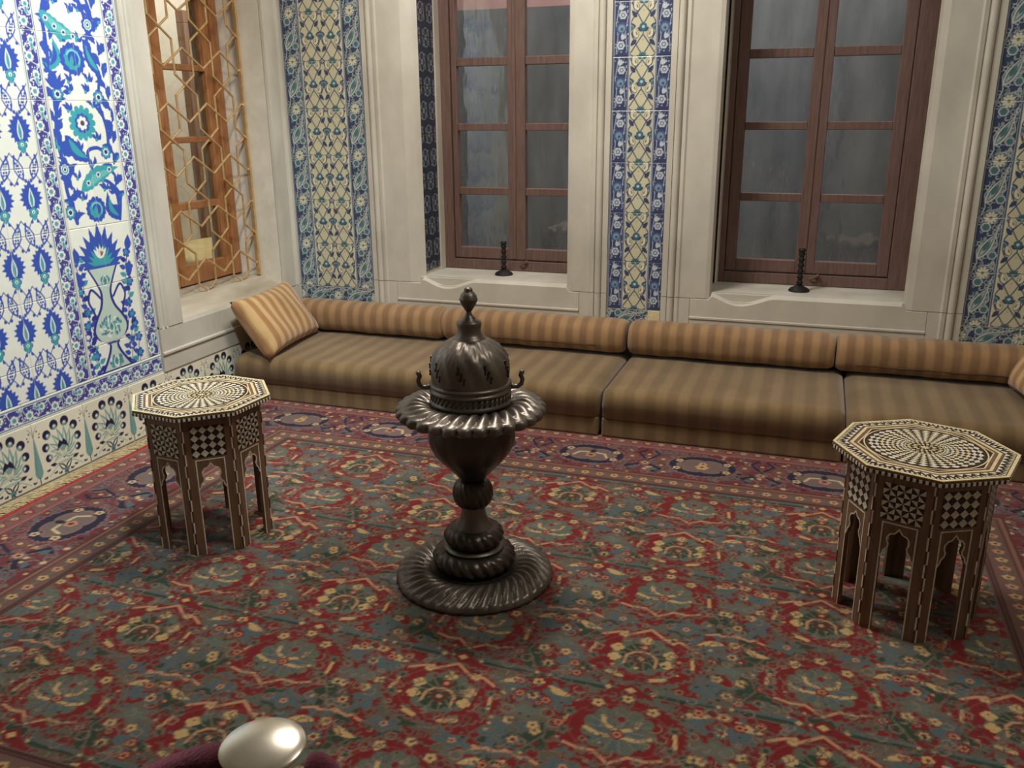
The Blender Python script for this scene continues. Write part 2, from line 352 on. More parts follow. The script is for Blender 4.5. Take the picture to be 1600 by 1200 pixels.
def art_vase(w=0.365, h=2.10):
    c = Cv(w, h, 0.0014, WH); X = lambda s: s * 1.0 + w / 2; Z = lambda z: z - VZ0
    stem = lambda pts, wd=0.016, col=CB, w2=None: c.line([(X(a), Z(b)) for a, b in pts], wd, col, w2)
    def sm(pts, n=6):
        P = np.array(pts); out = []
        for i in range(len(P) - 1):
            a, b, d, e = P[max(i - 1, 0)], P[i], P[i + 1], P[min(i + 2, len(P) - 1)]
            for t in np.linspace(0, 1, n, endpoint=False):
                out.append(0.5 * (2 * b + (d - a) * t + (2 * a - 5 * b + 4 * d - e) * t * t + (3 * b - a - 3 * d + e) * t ** 3))
        return [tuple(q) for q in out] + [tuple(P[-1])]
    # meandering blue stems
    stem(sm([(-0.13, 1.10), (-0.16, 1.25), (-0.15, 1.335), (-0.17, 1.46), (-0.15, 1.58), (-0.13, 1.64), (-0.15, 1.75), (-0.15, 1.88), (-0.14, 2.0), (-0.06, 2.09), (0.05, 2.06), (0.09, 1.95)]), 0.020)
    stem(sm([(0.13, 1.09), (0.15, 1.20), (0.10, 1.26), (0.02, 1.30), (-0.01, 1.40), (0.05, 1.42), (0.11, 1.40), (0.125, 1.50), (0.10, 1.62), (0.12, 1.74), (0.08, 1.88), (0.12, 2.0), (0.05, 2.15), (-0.1, 2.3)]), 0.017)
    for s_, z_, l, a in ((-0.16, 1.20, 0.07, -0.9), (-0.15, 1.40, 0.08, -1.2), (-0.165, 1.55, 0.07, -0.7), (-0.15, 1.80, 0.07, 0.6), (0.12, 1.55, 0.07, 0.8), (0.13, 1.70, 0.08, 0.5),
                         (0.10, 1.84, 0.07, 0.9), (0.14, 1.22, 0.07, 1.3), (-0.02, 1.36, 0.06, 1.2), (0.12, 1.45, 0.07, -0.4), (-0.10, 1.66, 0.06, -1.3), (0.06, 2.03, 0.08, 1.0), (-0.05, 2.08, 0.06, -1.4)):
        leaf(c, X(s_), Z(z_), l, a, 0.24, CB, 0.12, 4)
    r2 = random.Random(21)
    for side in (-1, 1):
        z_ = 1.10; k = 0
        while z_ < 2.42:
            s_ = side * (0.145 + 0.018 * math.sin(z_ * 9)); dirn = side * (1 if k % 2 else -1)
            leaf(c, X(s_), Z(z_), r2.uniform(0.07, 0.10), -dirn * r2.uniform(0.5, 1.3), 0.24, CB, -dirn * 0.25, 5, TQ if k % 4 == 1 else None, 0.4)
            for q in (0.3, 0.9): leaf(c, X(s_), Z(z_ + 0.02), 0.05, -dirn * q + 0.3, 0.2, CB, 0.2 * dirn, 3)
            k += 1; z_ += 0.048
    for s_, z_ in ((0.03, 1.66), (-0.06, 1.66), (0.06, 1.60), (-0.085, 1.58), (0.055, 1.455), (-0.06, 1.42), (0.01, 1.345), (-0.09, 1.29), (0.06, 1.23), (-0.08, 1.20), (-0.06, 1.70), (0.05, 1.71), (-0.07, 1.87), (0.02, 1.875), (0.0, 1.99), (0.05, 2.0), (-0.08, 2.02)):
        for q in (-0.7, 0.0, 0.8): leaf(c, X(s_), Z(z_), 0.044, q + r2.uniform(-.4, .4), 0.25, CB, 0.2, 3)
        c.disc(X(s_), Z(z_), 0.008, TQ)
    def saz(a, b, col, inn, dots=0, w_=0.20, curv=0.08):
        ax, ay = X(a[0]), Z(a[1]); bx, by = X(b[0]), Z(b[1]); l = math.hypot(bx - ax, by - ay); an = math.atan2(-(bx - ax), by - ay)
        leaf(c, ax, ay, l, an, w_, col, curv, 9, inn, 0.55)
        for i in range(dots):
            t = (i + 0.8) / (dots + 0.6); k = curv * math.sin(PI * t) * l
            px_ = ax + (bx - ax) * t + k * math.cos(an); py_ = ay + (by - ay) * t + k * math.sin(an)
            flower(c, px_, py_, 0.013, 6, [(1, WH), (0.6, DB)])
    saz((-0.163, 1.983), (0.045, 1.885), TQ, (110, 190, 190), 4, 0.19, 0.1)
    saz((-0.150, 1.745), (-0.115, 1.885), TQ, CB, 0, 0.22, 0.22)
    saz((0.135, 1.73), (0.055, 1.89), CB, TQ, 0, 0.17, -0.1)
    saz((-0.125, 1.48), (0.01, 1.36), CB, TQ, 0, 0.24, 0.12)
    saz((-0.080, 1.235), (0.165, 1.33), TQ, (110, 190, 190), 3, 0.18, -0.08)
    saz((0.135, 1.085), (0.075, 1.225), CB, TQ, 0, 0.22, -0.2)
    saz((0.10, 2.08), (-0.10, 2.17), TQ, (110, 190, 190), 4, 0.19, 0.1); saz((-0.12, 2.22), (0.0, 2.36), CB, TQ, 0, 0.2, 0.1)
    for s_, z_, r in ((-0.018, 1.797, 0.074), (-0.008, 1.148, 0.062), (0.02, 2.27, 0.07)):
        c.poly(xf(serr(15, 0.16), X(s_), Z(z_), r), CB); c.poly(xf(serr(9, 0.2), X(s_), Z(z_), r * 0.66), TQ)
        c.poly(xf(polar(lambda t: 1), X(s_ + 0.006), Z(z_ + 0.004), r * 0.42), CB)
        c.line([(X(s_) + a, Z(z_) + b) for a, b in arc(0.004, 0, r * 0.5, -0.5, 2.6)], 0.008, (120, 206, 206)); leaf(c, X(s_ - .01), Z(z_ - .03), 0.05, -0.2, 0.25, TQ)
    for s_, z_ in ((0.098, 1.946), (-0.152, 1.335), (0.1, 2.2)):
        flower(c, X(s_), Z(z_), 0.037, 9, [(1, CB), (0.62, WH), (0.5, TQ), (0.3, WH), (0.18, DB)], 0.15)
    for s_, z_ in ((0.1, 1.40), (-0.159, 1.149), (0.103, 1.64), (-0.129, 1.65)):
        flower(c, X(s_), Z(z_), 0.034, 7, [(1, CB), (0.8, TQ), (0.5, WH), (0.3, DB)], 0.25)
    # lotus and turquoise blossom
    for a in (-0.9, -0.45, 0, 0.45, 0.9): leaf(c, X(-0.128), Z(1.67), 0.075, a, 0.2, CB, 0, 3)
    c.poly(xf(ros(13, 0.22), X(-0.015), Z(1.529), 0.078), TQ); c.poly(xf(ros(9, 0.2), X(-0.015), Z(1.529), 0.044), CB)
    c.poly(xf(ros(7, 0.3), X(-0.015), Z(1.529), 0.031), WH); c.disc(X(-0.015), Z(1.529), 0.012, (90, 70, 110))
    for a in (-0.4, 0, 0.4): leaf(c, X(-0.168), Z(1.47), 0.06, PI + a, 0.25, TQ if a == 0 else CB, 0, 3)
    # vase foliage
    rnd = random.Random(5)
    for q in (-1, 1):
        for s_, z_ in ((0.16, 0.40), (0.15, 0.55), (0.13, 0.66), (0.155, 0.76), (0.16, 0.90), (0.115, 0.45), (0.14, 0.60), (0.165, 0.83), (0.165, 0.48)):
            s_ = s_ * q - 0.02; stem(sm([(s_ - 0.03 * q, z_ - 0.10), (s_ - 0.01 * q, z_ - 0.03), (s_, z_ + 0.03)]), 0.004, DB)
            for k in range(4): leaf(c, X(s_ - 0.02 * q + rnd.uniform(-.01, .01)), Z(z_ - 0.08 + 0.035 * k), 0.042, rnd.choice((-1.1, 1.1)), 0.32, rnd.choice((CB, DB, CB, TQ)))
            flower(c, X(s_), Z(z_ + 0.03), 0.026, 5, [(1, CB), (0.5, rnd.choice((WH, TQ)))], 0.4)
    for s_, z_, a in ((-0.165, 0.86, 0.2), (0.135, 0.87, -0.2), (-0.165, 0.97, 0.1), (0.15, 0.99, -0.2)):
        leaf(c, X(s_), Z(z_ - 0.05), 0.075, a, 0.3, CB, 0, 0); stem([(s_, z_ - 0.05), (s_ * 0.8, z_ - 0.12)], 0.004, DB)
    stem(sm([(-0.06, 0.74), (-0.11, 0.79), (-0.135, 0.74), (-0.115, 0.69), (-0.10, 0.64)]), 0.012, DB); stem(sm([(0.02, 0.74), (0.07, 0.79), (0.095, 0.74), (0.075, 0.69), (0.06, 0.64)]), 0.012, DB)
    # plume
    for k in range(-5, 6):
        a = -k * 0.27; leaf(c, X(-0.022), Z(0.885), 0.205 - 0.013 * abs(k), a, 0.17, CB, 0, 6)
    for k in range(-4, 5): leaf(c, X(-0.022), Z(0.885), 0.115 - 0.006 * abs(k), -k * 0.30, 0.13, TQ, 0, 4)
    for k in range(-2, 3):
        leaf(c, X(-0.022), Z(0.925), 0.062, -k * 0.36, 0.17, WH); leaf(c, X(-0.022), Z(0.935), 0.03, -k * 0.36, 0.16, (150, 90, 90))
    # vase body
    R = sm([(0.098, 0.890), (0.074, 0.85), (0.050, 0.805), (0.036, 0.76), (0.050, 0.70), (0.090, 0.645), (0.112, 0.595), (0.088, 0.548), (0.034, 0.522), (0.040, 0.48), (0.072, 0.43), (0.104, 0.388)], 5)
    cx = lambda z: -0.020 + 0.004 * math.sin(z * 6)
    out = [(X(cx(z) + r), Z(z)) for r, z in R] + [(X(cx(z) - r), Z(z)) for r, z in R[::-1]]
    c.poly(out, DB)
    inn = [(X(cx(z) + max(r - 0.014, 0.004)), Z(z - 0.004)) for r, z in R] + [(X(cx(z) - max(r - 0.014, 0.004)), Z(z - 0.004)) for r, z in R[::-1]]
    c.poly(inn, (196, 216, 204))
    for z0, rr in ((0.60, 0.078), (0.43, 0.052), (0.82, 0.036)):
        for k in range(60):
            a = rnd.uniform(0, 2 * PI); q = math.sqrt(rnd.random()) * rr * 1.02
            leaf(c, X(-0.02 + q * math.cos(a)), Z(z0 + q * math.sin(a) * 0.74), 0.026, a + 1.2, 0.22, rnd.choice((TQ, (96, 150, 160), WH, (70, 130, 150))), 0.2)
        leaf(c, X(-0.02), Z(z0 - 0.03), 0.06, 0, 0.3, WH); leaf(c, X(-0.02), Z(z0 - 0.022), 0.045, 0, 0.3, TQ); c.disc(X(-0.02), Z(z0), 0.006, (150, 90, 90))
    stem([(cx(.52) - 0.036, 0.522), (cx(.52) + 0.036, 0.520)], 0.010, DB); stem([(-0.13, 0.889), (0.085, 0.886)], 0.012, CB)
    stem([(-0.14, 0.389), (0.10, 0.389)], 0.008, DB)
    return c
def art_skirt(w=0.288, h=0.285):
    CR = (232, 228, 206); NV = (40, 34, 66); TG = (128, 168, 160); c = Cv(w, h, 0.0014, CR, True, False); m = w / 2
    TL = (196, 200, 170)
    for a in (-1.15, -0.8, -0.45, -0.15, 0.15, 0.45, 0.8, 1.15):
        leaf(c, m, 0.10, 0.10 + 0.03 * math.cos(a * 2), a, 0.13, TG, 0.06, 0, CR, 0.55)
    for a in (-1.5, 1.5, -1.9, 1.9): leaf(c, m, 0.095, 0.062, a, 0.14, TG, 0.1, 0, CR, .5)
    for sx in (-1, 1):
        for px_, py_, r in ((0.030, 0.246, 0.0245), (0.076, 0.212, 0.0235), (0.090, 0.156, 0.0215), (0.082, 0.104, 0.019)):
            x = m + sx * px_; c.poly(xf(serr(13, 0.16), x, py_, r), NV)
            dx, dy = m - x, 0.12 - py_; q = math.hypot(dx, dy); c.disc(x + dx / q * 0.010, py_ + dy / q * 0.010, 0.0115, TG); c.disc(x + dx / q * 0.006, py_ + dy / q * 0.006, 0.005, (240, 244, 240))
        leaf(c, m + sx * 0.045, 0.062, 0.038, -sx * 1.35, 0.28, NV, 0, 3); c.line([(m, 0.06), (m + sx * 0.05, 0.05), (m + sx * 0.095, 0.02)], 0.003, TG)
        for px_, py_ in ((0.06, 0.022), (0.095, 0.045), (0.035, 0.012), (0.115, 0.016)):
            leaf(c, m + sx * px_, py_, 0.016, sx * 0.8, 0.35, NV); leaf(c, m + sx * px_, py_, 0.014, -sx * 0.8, 0.35, (110, 80, 100))
        # cypress halves on the joints
        for q in range(2):
            c.disc(m + sx * (m - 0.020 - 0.009 * q), 0.246 - q * 0.03, 0.0042, (86, 56, 70)); c.disc(m + sx * (m - 0.032), 0.23, 0.0035, (86, 56, 70))
        c.line([(m + sx * m, 0.215), (m + sx * (m - 0.006), 0.245), (m + sx * (m - 0.024), 0.268)], 0.003, (150, 140, 130))
    cyp = [(0, 0.235), (0.006, 0.19), (0.010, 0.15), (0.017, 0.10), (0.021, 0.055), (0.012, 0.035), (0, 0.030)]
    for k in (0, w): c.poly([(k + a, b) for a, b in cyp] + [(k - a, b) for a, b in cyp[::-1]], (112, 160, 158)); c.line([(k, 0.03), (k, 0.22)], 0.003, (180, 205, 196)); c.line([(k, 0.005), (k, 0.035)], 0.004, (70, 60, 70))
    # tulip heart
    c.poly([(m - 0.034, 0.118), (m - 0.024, 0.150), (m - 0.012, 0.168), (m, 0.156), (m + 0.012, 0.168), (m + 0.024, 0.150), (m + 0.034, 0.118), (m + 0.018, 0.132), (m, 0.142), (m - 0.018, 0.132)], NV)
    for a in (-0.5, 0, 0.5): leaf(c, m, 0.085, 0.052, a, 0.2, TL, 0, 0, CR, .5)
    c.disc(m, 0.122, 0.011, TG); c.poly([(m - 0.012, 0.088), (m, 0.076), (m + 0.012, 0.088), (m, 0.083)], NV)
    c.line([(m - 0.055, 0.060), (m, 0.066), (m + 0.055, 0.060)], 0.004, TG)
    for sx in (-1, 1): leaf(c, m, 0.022, 0.055, -sx * 0.75, 0.24, NV, 0, 0, CR, 0.6)
    c.poly(xf(ros(5, 0.4), m, 0.018, 0.016), (96, 140, 150)); c.line([(m, 0.016), (m - 0.012, 0.0)], 0.004, NV); c.line([(m, 0.016), (m + 0.012, 0.0)], 0.004, NV)
    return c
BG = (206, 203, 172); BN = (62, 74, 108); BT = (72, 112, 124); BW = (192, 202, 194)
def art_col_mid(w=0.28, h=0.272):
    c = Cv(w, h, 0.0014, BG, True, True); p = 0.14; LW = 0.0052
    for i in (-1, 0, 1, 2):
        x = (i + 0.5) * p
        for s_ in (-1, 1):
            ln = lambda *q: c.line([(x + s_ * a * p, b * h) for a, b in q], LW, BN)
            ln((0, 0.03), (0.14, 0.12), (0.25, 0.22), (0.40, 0.36), (0.47, 0.46)); ln((0, 0.40), (0.10, 0.33), (0.25, 0.22), (0.38, 0.12), (0.5, 0.04))
            ln((0, 0.58), (0.12, 0.68), (0.25, 0.80), (0.40, 0.92), (0.48, 1.0)); ln((0, 0.93), (0.12, 0.86), (0.25, 0.78), (0.40, 0.68), (0.48, 0.60))
            ln((0, 0.50), (0, 0.40))
            for yy, an in ((0.25, PI - 0.75), (0.76, 0.65)):
                leaf(c, x + s_ * 0.25 * p, yy * h + (0.016 if yy < .5 else -0.016), 0.046, an * -s_, 0.30, BN, 0, 3)
            # pale drop petals with ochre seeds
            for yy in (0.43, 0.92):
                leaf(c, x + s_ * 0.22 * p, yy * h - 0.030, 0.062, -s_ * 0.35, 0.30, BN, 0.0); leaf(c, x + s_ * 0.22 * p, yy * h - 0.026, 0.054, -s_ * 0.35, 0.27, (222, 219, 192), 0.0); leaf(c, x + s_ * 0.22 * p, yy * h - 0.014, 0.024, -s_ * 0.35, 0.17, (124, 112, 62))
        for q in range(-2, 3): leaf(c, x, 0.46 * h, 0.036, -q * 0.55, 0.30, BT if q % 2 else BN)
        flower(c, x, 0.535 * h, 0.021, 8, [(1, BT), (0.35, (190, 214, 220))], 0.2)
        for q in range(-2, 3): leaf(c, x, 0.0 * h - 0.014, 0.038, -q * 0.5, 0.24, BT)
        c.disc(x, -0.006, 0.006, (150, 170, 160)); c.disc(x, 0.30 * h, 0.0022, (140, 60, 50)); c.disc(x, 0.83 * h, 0.0022, (140, 60, 50))
        xe = i * p
        fan = [(0, -0.028)] + arc(0, -0.004, 0.031, 0.15, PI - 0.15, 10, 0.022)
        c.poly([(xe + a, 0.54 * h + b) for a, b in fan], BN); c.poly([(xe + a * 0.72, 0.54 * h + b * 0.72 - 0.003) for a, b in fan], (130, 160, 176)); c.poly([(xe + a * 0.55, 0.54 * h + b * 0.55 - 0.006) for a, b in fan], BT)
        c.poly([(xe - 0.022, 0), (xe, 0.018), (xe + 0.022, 0), (xe, -0.018)], BN); c.poly([(xe - 0.014, 0), (xe, 0.011), (xe + 0.014, 0), (xe, -0.011)], BW); c.disc(xe, 0, 0.0045, (120, 70, 70))
    return c
def art_col_border(w=0.125, h=0.272, teal=(76, 122, 124)):
    c = Cv(w, h, 0.0014, (60, 74, 104), False, True); m = w / 2; rnd = random.Random(8)
    for i in range(80):
        x, y = rnd.uniform(0.014, w - 0.014), rnd.uniform(0, h); c.line(arc(x, y, rnd.uniform(0.006, 0.014), rnd.uniform(0, 6), rnd.uniform(6, 9), 6), 0.0024, BW)
    for p in ([(0.012, 0.0), (0.03, 0.05), (0.02, 0.11), (0.045, 0.16)], [(w - 0.014, 0.26), (w - 0.03, 0.20), (w - 0.016, 0.14), (w - 0.045, 0.09)]): c.line(p, 0.004, BW)
    leaf(c, m - 0.034, 0.068, 0.150, -0.50, 0.17, BW); leaf(c, m - 0.029, 0.078, 0.128, -0.50, 0.125, (58, 72, 110)); leaf(c, m - 0.027, 0.082, 0.118, -0.5, 0.09, (170, 190, 184)); leaf(c, m - 0.014, 0.108, 0.062, -0.50, 0.17, teal)
    for x, y, r in ((m + 0.030, 0.088, 0.022), (m - 0.016, 0.226, 0.024)):
        c.poly(xf(ros(6, 0.12), x, y, r * 1.12), (50, 62, 100)); c.poly(xf(ros(6, 0.12), x, y, r), BW); c.poly(xf(ros(6, 0.12), x, y, r * 0.74), (92, 122, 146)); c.poly(xf(ros(6, 0.12), x, y, r * 0.55), teal)
    c.poly(xf(ros(10, 0.5), m, 0.0, 0.031), (214, 214, 190)); c.disc(m, 0.0, 0.007, (70, 76, 70))
    c.line(arc(m + 0.006, 0.018, 0.040, 0.4, 2.4, 8, 0.018), 0.006, BW); c.line(arc(m + 0.006, 0.018, 0.040, 0.4, 2.4, 8, 0.018), 0.0025, (92, 122, 146))
    for a, b, col in ((0, 0.002, BW), (0.002, 0.006, (60, 76, 110)), (0.006, 0.0085, (180, 194, 200))):
        for q in (1, -1):
            x0, x1 = (a, b) if q > 0 else (w - b, w - a); c.poly([(x0, -1), (x1, -1), (x1, 1), (x0, 1)], col)
    return c
def art_col_narrow(w=0.092, h=0.272):
    c = Cv(w, h, 0.0013, (62, 72, 108), False, True); m = w / 2; W2 = (198, 206, 212); rnd = random.Random(4)
    for i in range(50): c.disc(rnd.uniform(0.012, w - 0.012), rnd.uniform(0, h), rnd.uniform(0.0016, 0.0036), W2)
    c.line([(0.018, 0.02), (0.026, 0.10), (0.016, 0.16), (0.03, 0.25)], 0.003, W2); c.line([(w - 0.016, 0.03), (w - 0.026, 0.12), (w - 0.014, 0.2)], 0.003, W2)
    for x, y, r in ((m - 0.004, 0.056, 0.023), (m + 0.004, 0.205, 0.022)):
        flower(c, x, y, r, 6, [(1.1, (50, 58, 100)), (1, W2), (0.56, (84, 104, 134)), (0.3, W2)], 0.22)
    c.poly(xf(serr(12, 0.14), m - 0.002, 0.140, 0.030), (76, 98, 138)); c.poly(xf(ros(9, 0.3), m - 0.002, 0.140, 0.020), (132, 156, 174)); c.disc(m, 0.136, 0.008, (70, 90, 130))
    for a in (-0.7, -0.3, 0.1): leaf(c, m, 0.085, 0.034, a - 0.2, 0.2, W2); leaf(c, m - 0.01, 0.228, 0.036, a - 0.1, 0.2, W2)
    for a, b, col in ((0, 0.002, W2), (0.002, 0.006, (58, 74, 120)), (0.006, 0.008, (170, 182, 196))):
        for q in (1, -1):
            x0, x1 = (a, b) if q > 0 else (w - b, w - a); c.poly([(x0, -1), (x1, -1), (x1, 1), (x0, 1)], col)
    return c
def art_reveal(w=0.25, h=0.272):
    c = Cv(w, h, 0.002, (40, 52, 70), True, True); W2 = (148, 156, 160); rnd = random.Random(6)
    for i in range(-1, 3):
        for j in range(-1, 3):
            x = i * w / 2 + (w / 4 if j % 2 else 0); y = j * h / 2
            c.line(arc(x, y, 0.042, 0, 2 * PI, 16, 0.052), 0.0034, W2); flower(c, x, y, 0.016, 5, [(1, W2), (0.5, (52, 70, 88))], 0.4)
            for a in (0.6, 2.5, 3.8, 5.6): c.line(arc(x + 0.04 * math.cos(a), y + 0.05 * math.sin(a), 0.016, a, a + 4, 8), 0.003, W2)
    return c
RED = (122, 34, 36); TEA = (84, 100, 104); GRN = (52, 68, 54); GLD = (196, 164, 112); TAU = (108, 98, 86); NAV = (36, 36, 58); PNK = (128, 86, 82); SAL = (190, 142, 106)
def art_rug_field():
    w, h = 1.01, 0.70; c = Cv(w, h, 0.0025, RED, True, True); rnd = random.Random(11)
    def blob(x, y, r, col, asp=1.0, n=7, k=0.35, rot=0.0, out=TAU):
        P = [(a * asp, b) for a, b in polar(lambda t: 1 - k * 0.5 + k * 0.5 * math.cos(n * t + r * 40), 40)]
        if out: c.poly(xf(P, x, y, r + 0.005, rot), out)
        c.poly(xf(P, x, y, r, rot), col)
    mot = lambda x, y: flower(c, x, y, 0.017, 5, [(1.25, TAU), (1, GLD), (0.3, (96, 60, 40))], 0.35)
    cols = [(0.2525, 0), (0.7575, 1)]
    for i in range(150):
        x, y = rnd.uniform(0, w), rnd.uniform(0, h); blob(x, y, rnd.uniform(0.020, 0.048), rnd.choice((TEA, TEA, GRN, (96, 98, 88), (100, 90, 78), RED)), rnd.uniform(0.8, 1.9), rnd.choice((3, 4, 5)), 0.6, rnd.uniform(-0.6, 0.6), rnd.choice((TAU, (126, 108, 92), (92, 84, 74))))
    for cx, par in cols:
        # ground between the columns
        for k in range(2):
            y0 = k * 0.35; gx = cx + 0.2525
            blob(gx - 0.055, y0 + 0.07, 0.075, (TEA, GRN)[(k + par) % 2], 0.62, 5, 0.5, 0.2); blob(gx + 0.060, y0 + 0.08, 0.070, (TEA, GRN)[(k + par + 1) % 2], 0.6, 5, 0.5, -0.2)
            blob(gx - 0.065, y0 + 0.265, 0.066, TEA, 0.62, 6, 0.5, -0.3); blob(gx + 0.066, y0 + 0.26, 0.066, (GRN, TEA)[k], 0.62, 6, 0.5, 0.3)
            blob(gx, y0 + 0.175, 0.045, TAU, 1.7, 6, 0.5); blob(gx, y0 + 0.175, 0.030, (100, 112, 104), 1.7, 6, 0.5, 0, None)
            for s_ in (-1, 1):
                c.line([(gx + s_ * 0.015, y0 + 0.0), (gx + s_ * 0.075, y0 + 0.10), (gx + s_ * 0.05, y0 + 0.19), (gx + s_ * 0.11, y0 + 0.30)], 0.006, TAU)
                c.poly(xf(leafp(0.20, 0.1, 3), gx + s_ * 0.030, y0 + 0.302, 0.085, -s_ * 1.9), GLD)
                for q in range(2):
                    xx, yy = gx + s_ * rnd.uniform(0.03, 0.10), y0 + rnd.uniform(0.02, 0.33); flower(c, xx, yy, 0.021, 6, [(1, RED), (0.62, SAL), (0.3, RED)], 0.5)
                if k: mot(gx + s_ * rnd.uniform(0.04, 0.1), y0 + rnd.uniform(0.05, 0.3))
                mot(gx + s_ * 0.034, y0 + 0.125)
            flower(c, gx, y0 + 0.055, 0.030, 6, [(1, GRN), (0.8, TAU), (0.5, GLD), (0.25, RED)], 0.45); flower(c, gx, y0 + 0.245, 0.026, 6, [(1, TEA), (0.6, GLD), (0.3, RED)], 0.45)
            c.poly(xf(leafp(0.3, 0, 4), gx, y0 + 0.275, 0.07, 0), RED); flower(c, gx, y0 + 0.31, 0.018, 5, [(1, GLD), (.35, RED)], .4)
        for k in range(2):
            cy = 0.175 + k * 0.35; kind = (k + par) % 2
            c.poly(xf(serr(40, 0.09, 1.28), cx, cy, 0.148), TAU); c.poly(xf(serr(40, 0.10, 1.30), cx, cy, 0.140), RED)
            c.line(arc(cx, cy, 0.132, 0, 2 * PI, 40, 0.104), 0.004, (140, 62, 62))
            for a in (0.35, 1.05, 2.09, 2.79, 3.5, 4.2, 5.2, 5.93):
                q = (cx + 0.148 * math.cos(a), cy + 0.112 * math.sin(a))
                if abs(math.sin(a)) > 0.5 and math.sin(a) > 0: mot(*q)
                else: c.poly(xf(ros(5, 0.4), q[0], q[1], 0.020), TAU); c.disc(q[0], q[1], 0.007, GRN)
            for s_ in (-1, 1): c.line([(cx + s_ * 0.150, cy - 0.025), (cx + s_ * 0.142, cy + 0.022)], 0.011, GLD)
            c.poly(xf(ros(11, 0.16), cx, cy, 0.098), TAU); c.poly(xf([(a * 1.06, b) for a, b in ros(11, 0.16)], cx, cy, 0.090), (92, 104, 92)); c.poly(xf(ros(9, 0.2), cx, cy - 0.004, 0.072), (GRN, TEA)[kind])
            for a in np.linspace(0, 2 * PI, 15)[:-1]: c.line([(cx + 0.03 * math.cos(a), cy + 0.03 * math.sin(a)), (cx + 0.088 * math.cos(a), cy + 0.082 * math.sin(a))], 0.004, (126, 118, 96))
            if kind == 0:
                for a in (0.3, -0.35, PI - 0.3, PI + 0.35, PI / 2): c.poly(xf(ros(4, 0.3), cx + 0.082 * math.cos(a), cy + 0.078 * math.sin(a), 0.021), GLD)
                c.line([(cx - 0.045, cy - 0.05), (cx - 0.044, cy - 0.01), (cx - 0.025, cy + 0.012), (cx, cy + 0.018), (cx + 0.025, cy + 0.012), (cx + 0.044, cy - 0.01), (cx + 0.045, cy - 0.05)], 0.009, SAL)
                flower(c, cx, cy - 0.018, 0.026, 4, [(1, RED), (0.75, GRN), (0.35, SAL)], 0.2); flower(c, cx, cy + 0.042, 0.018, 5, [(1, RED), (.5, SAL)], .3)
                c.line([(cx - 0.135, cy + 0.078), (cx - 0.095, cy + 0.102), (cx - 0.055, cy + 0.100), (cx, cy + 0.140), (cx + 0.050, cy + 0.100), (cx + 0.095, cy + 0.100), (cx + 0.135, cy + 0.074)], 0.011, SAL)
                c.line([(cx - 0.08, cy - 0.10), (cx - 0.04, cy - 0.115)], 0.016, GLD); c.line([(cx + 0.08, cy - 0.10), (cx + 0.04, cy - 0.115)], 0.016, GLD)
            else:
                c.line([(cx - 0.048, cy + 0.045), (cx - 0.040, cy + 0.015), (cx - 0.01, cy + 0.0)], 0.013, GLD); c.line([(cx + 0.048, cy + 0.045), (cx + 0.040, cy + 0.015), (cx + 0.01, cy)], 0.013, GLD)
                c.line([(cx - 0.085, cy - 0.012), (cx - 0.05, cy - 0.028), (cx - 0.012, cy - 0.026)], 0.013, GLD); c.line([(cx + 0.085, cy - 0.012), (cx + 0.05, cy - 0.028), (cx + 0.012, cy - 0.026)], 0.013, GLD)
                flower(c, cx, cy - 0.018, 0.020, 5, [(1, RED), (0.6, SAL), (.3, RED)], .3); flower(c, cx, cy + 0.045, 0.030, 7, [(1, TAU), (.75, (104, 110, 104)), (.4, RED)], .3); mot(cx, cy + 0.135)
                c.line([(cx - 0.125, cy - 0.085), (cx - 0.085, cy - 0.096), (cx - 0.045, cy - 0.092), (cx, cy - 0.128), (cx + 0.045, cy - 0.092), (cx + 0.085, cy - 0.096), (cx + 0.125, cy - 0.080)], 0.010, SAL)
        # lancet bands between every second pair
        y = 0.0 if par == 0 else 0.35
        for y in (0.0,):
            for s_ in (-1, 1):
                T = [(0.035, 0), (0.075, 0.020), (0.16, 0.018), (0.22, 0.012), (0.262, 0)]
                c.poly([(cx + s_ * a, y + b) for a, b in T] + [(cx + s_ * a, y - b) for a, b in T[::-1]], TAU)
                c.poly([(cx + s_ * a, y + b * 0.75) for a, b in T] + [(cx + s_ * 0.26, y), (cx + s_ * 0.04, y)], TEA); c.poly([(cx + s_ * 0.04, y), (cx + s_ * 0.26, y)] + [(cx + s_ * a, y - b * 0.75) for a, b in T[::-1]], GRN)
                c.poly(xf([(0, -1), (1, 0), (0, 1), (-1, 0)], cx + s_ * 0.062, y, 0.011), GLD); c.disc(cx + s_ * 0.235, y, 0.006, GLD)
            c.poly(xf([(0, -1), (1.2, 0), (0, 1), (-1.2, 0)], cx, y, 0.030), RED); c.poly(xf([(0, -1), (1.2, 0), (0, 1), (-1.2, 0)], cx, y, 0.014), GLD)
        y = 0.35
        for s_ in (-1, 1):
            blob(cx + s_ * 0.10, y, 0.030, TEA, 1.9, 5, 0.4); c.line([(cx + s_ * 0.165, y - 0.010), (cx + s_ * 0.20, y + 0.004), (cx + s_ * 0.21, y - 0.004), (cx + s_ * 0.26, y + 0.012)], 0.010, SAL); flower(c, cx + s_ * 0.10, y, 0.012, 5, [(1, SAL), (.4, RED)], .3)
    for i in range(900):
        x, y = rnd.uniform(0, w), rnd.uniform(0, h); k = rnd.random()
        if k < 0.55: c.line(arc(x, y, rnd.uniform(0.006, 0.020), rnd.uniform(0, 6), rnd.uniform(6, 9), 5), 0.0042, rnd.choice((TAU, TAU, (140, 120, 100), (92, 88, 78))))
        elif k < 0.93: c.disc(x, y, rnd.uniform(0.003, 0.0065), rnd.choice((TAU, GRN, TEA, RED, (70, 40, 38))))
        else: c.disc(x, y, rnd.uniform(0.0035, 0.007), rnd.choice((GLD, SAL)))
    return c
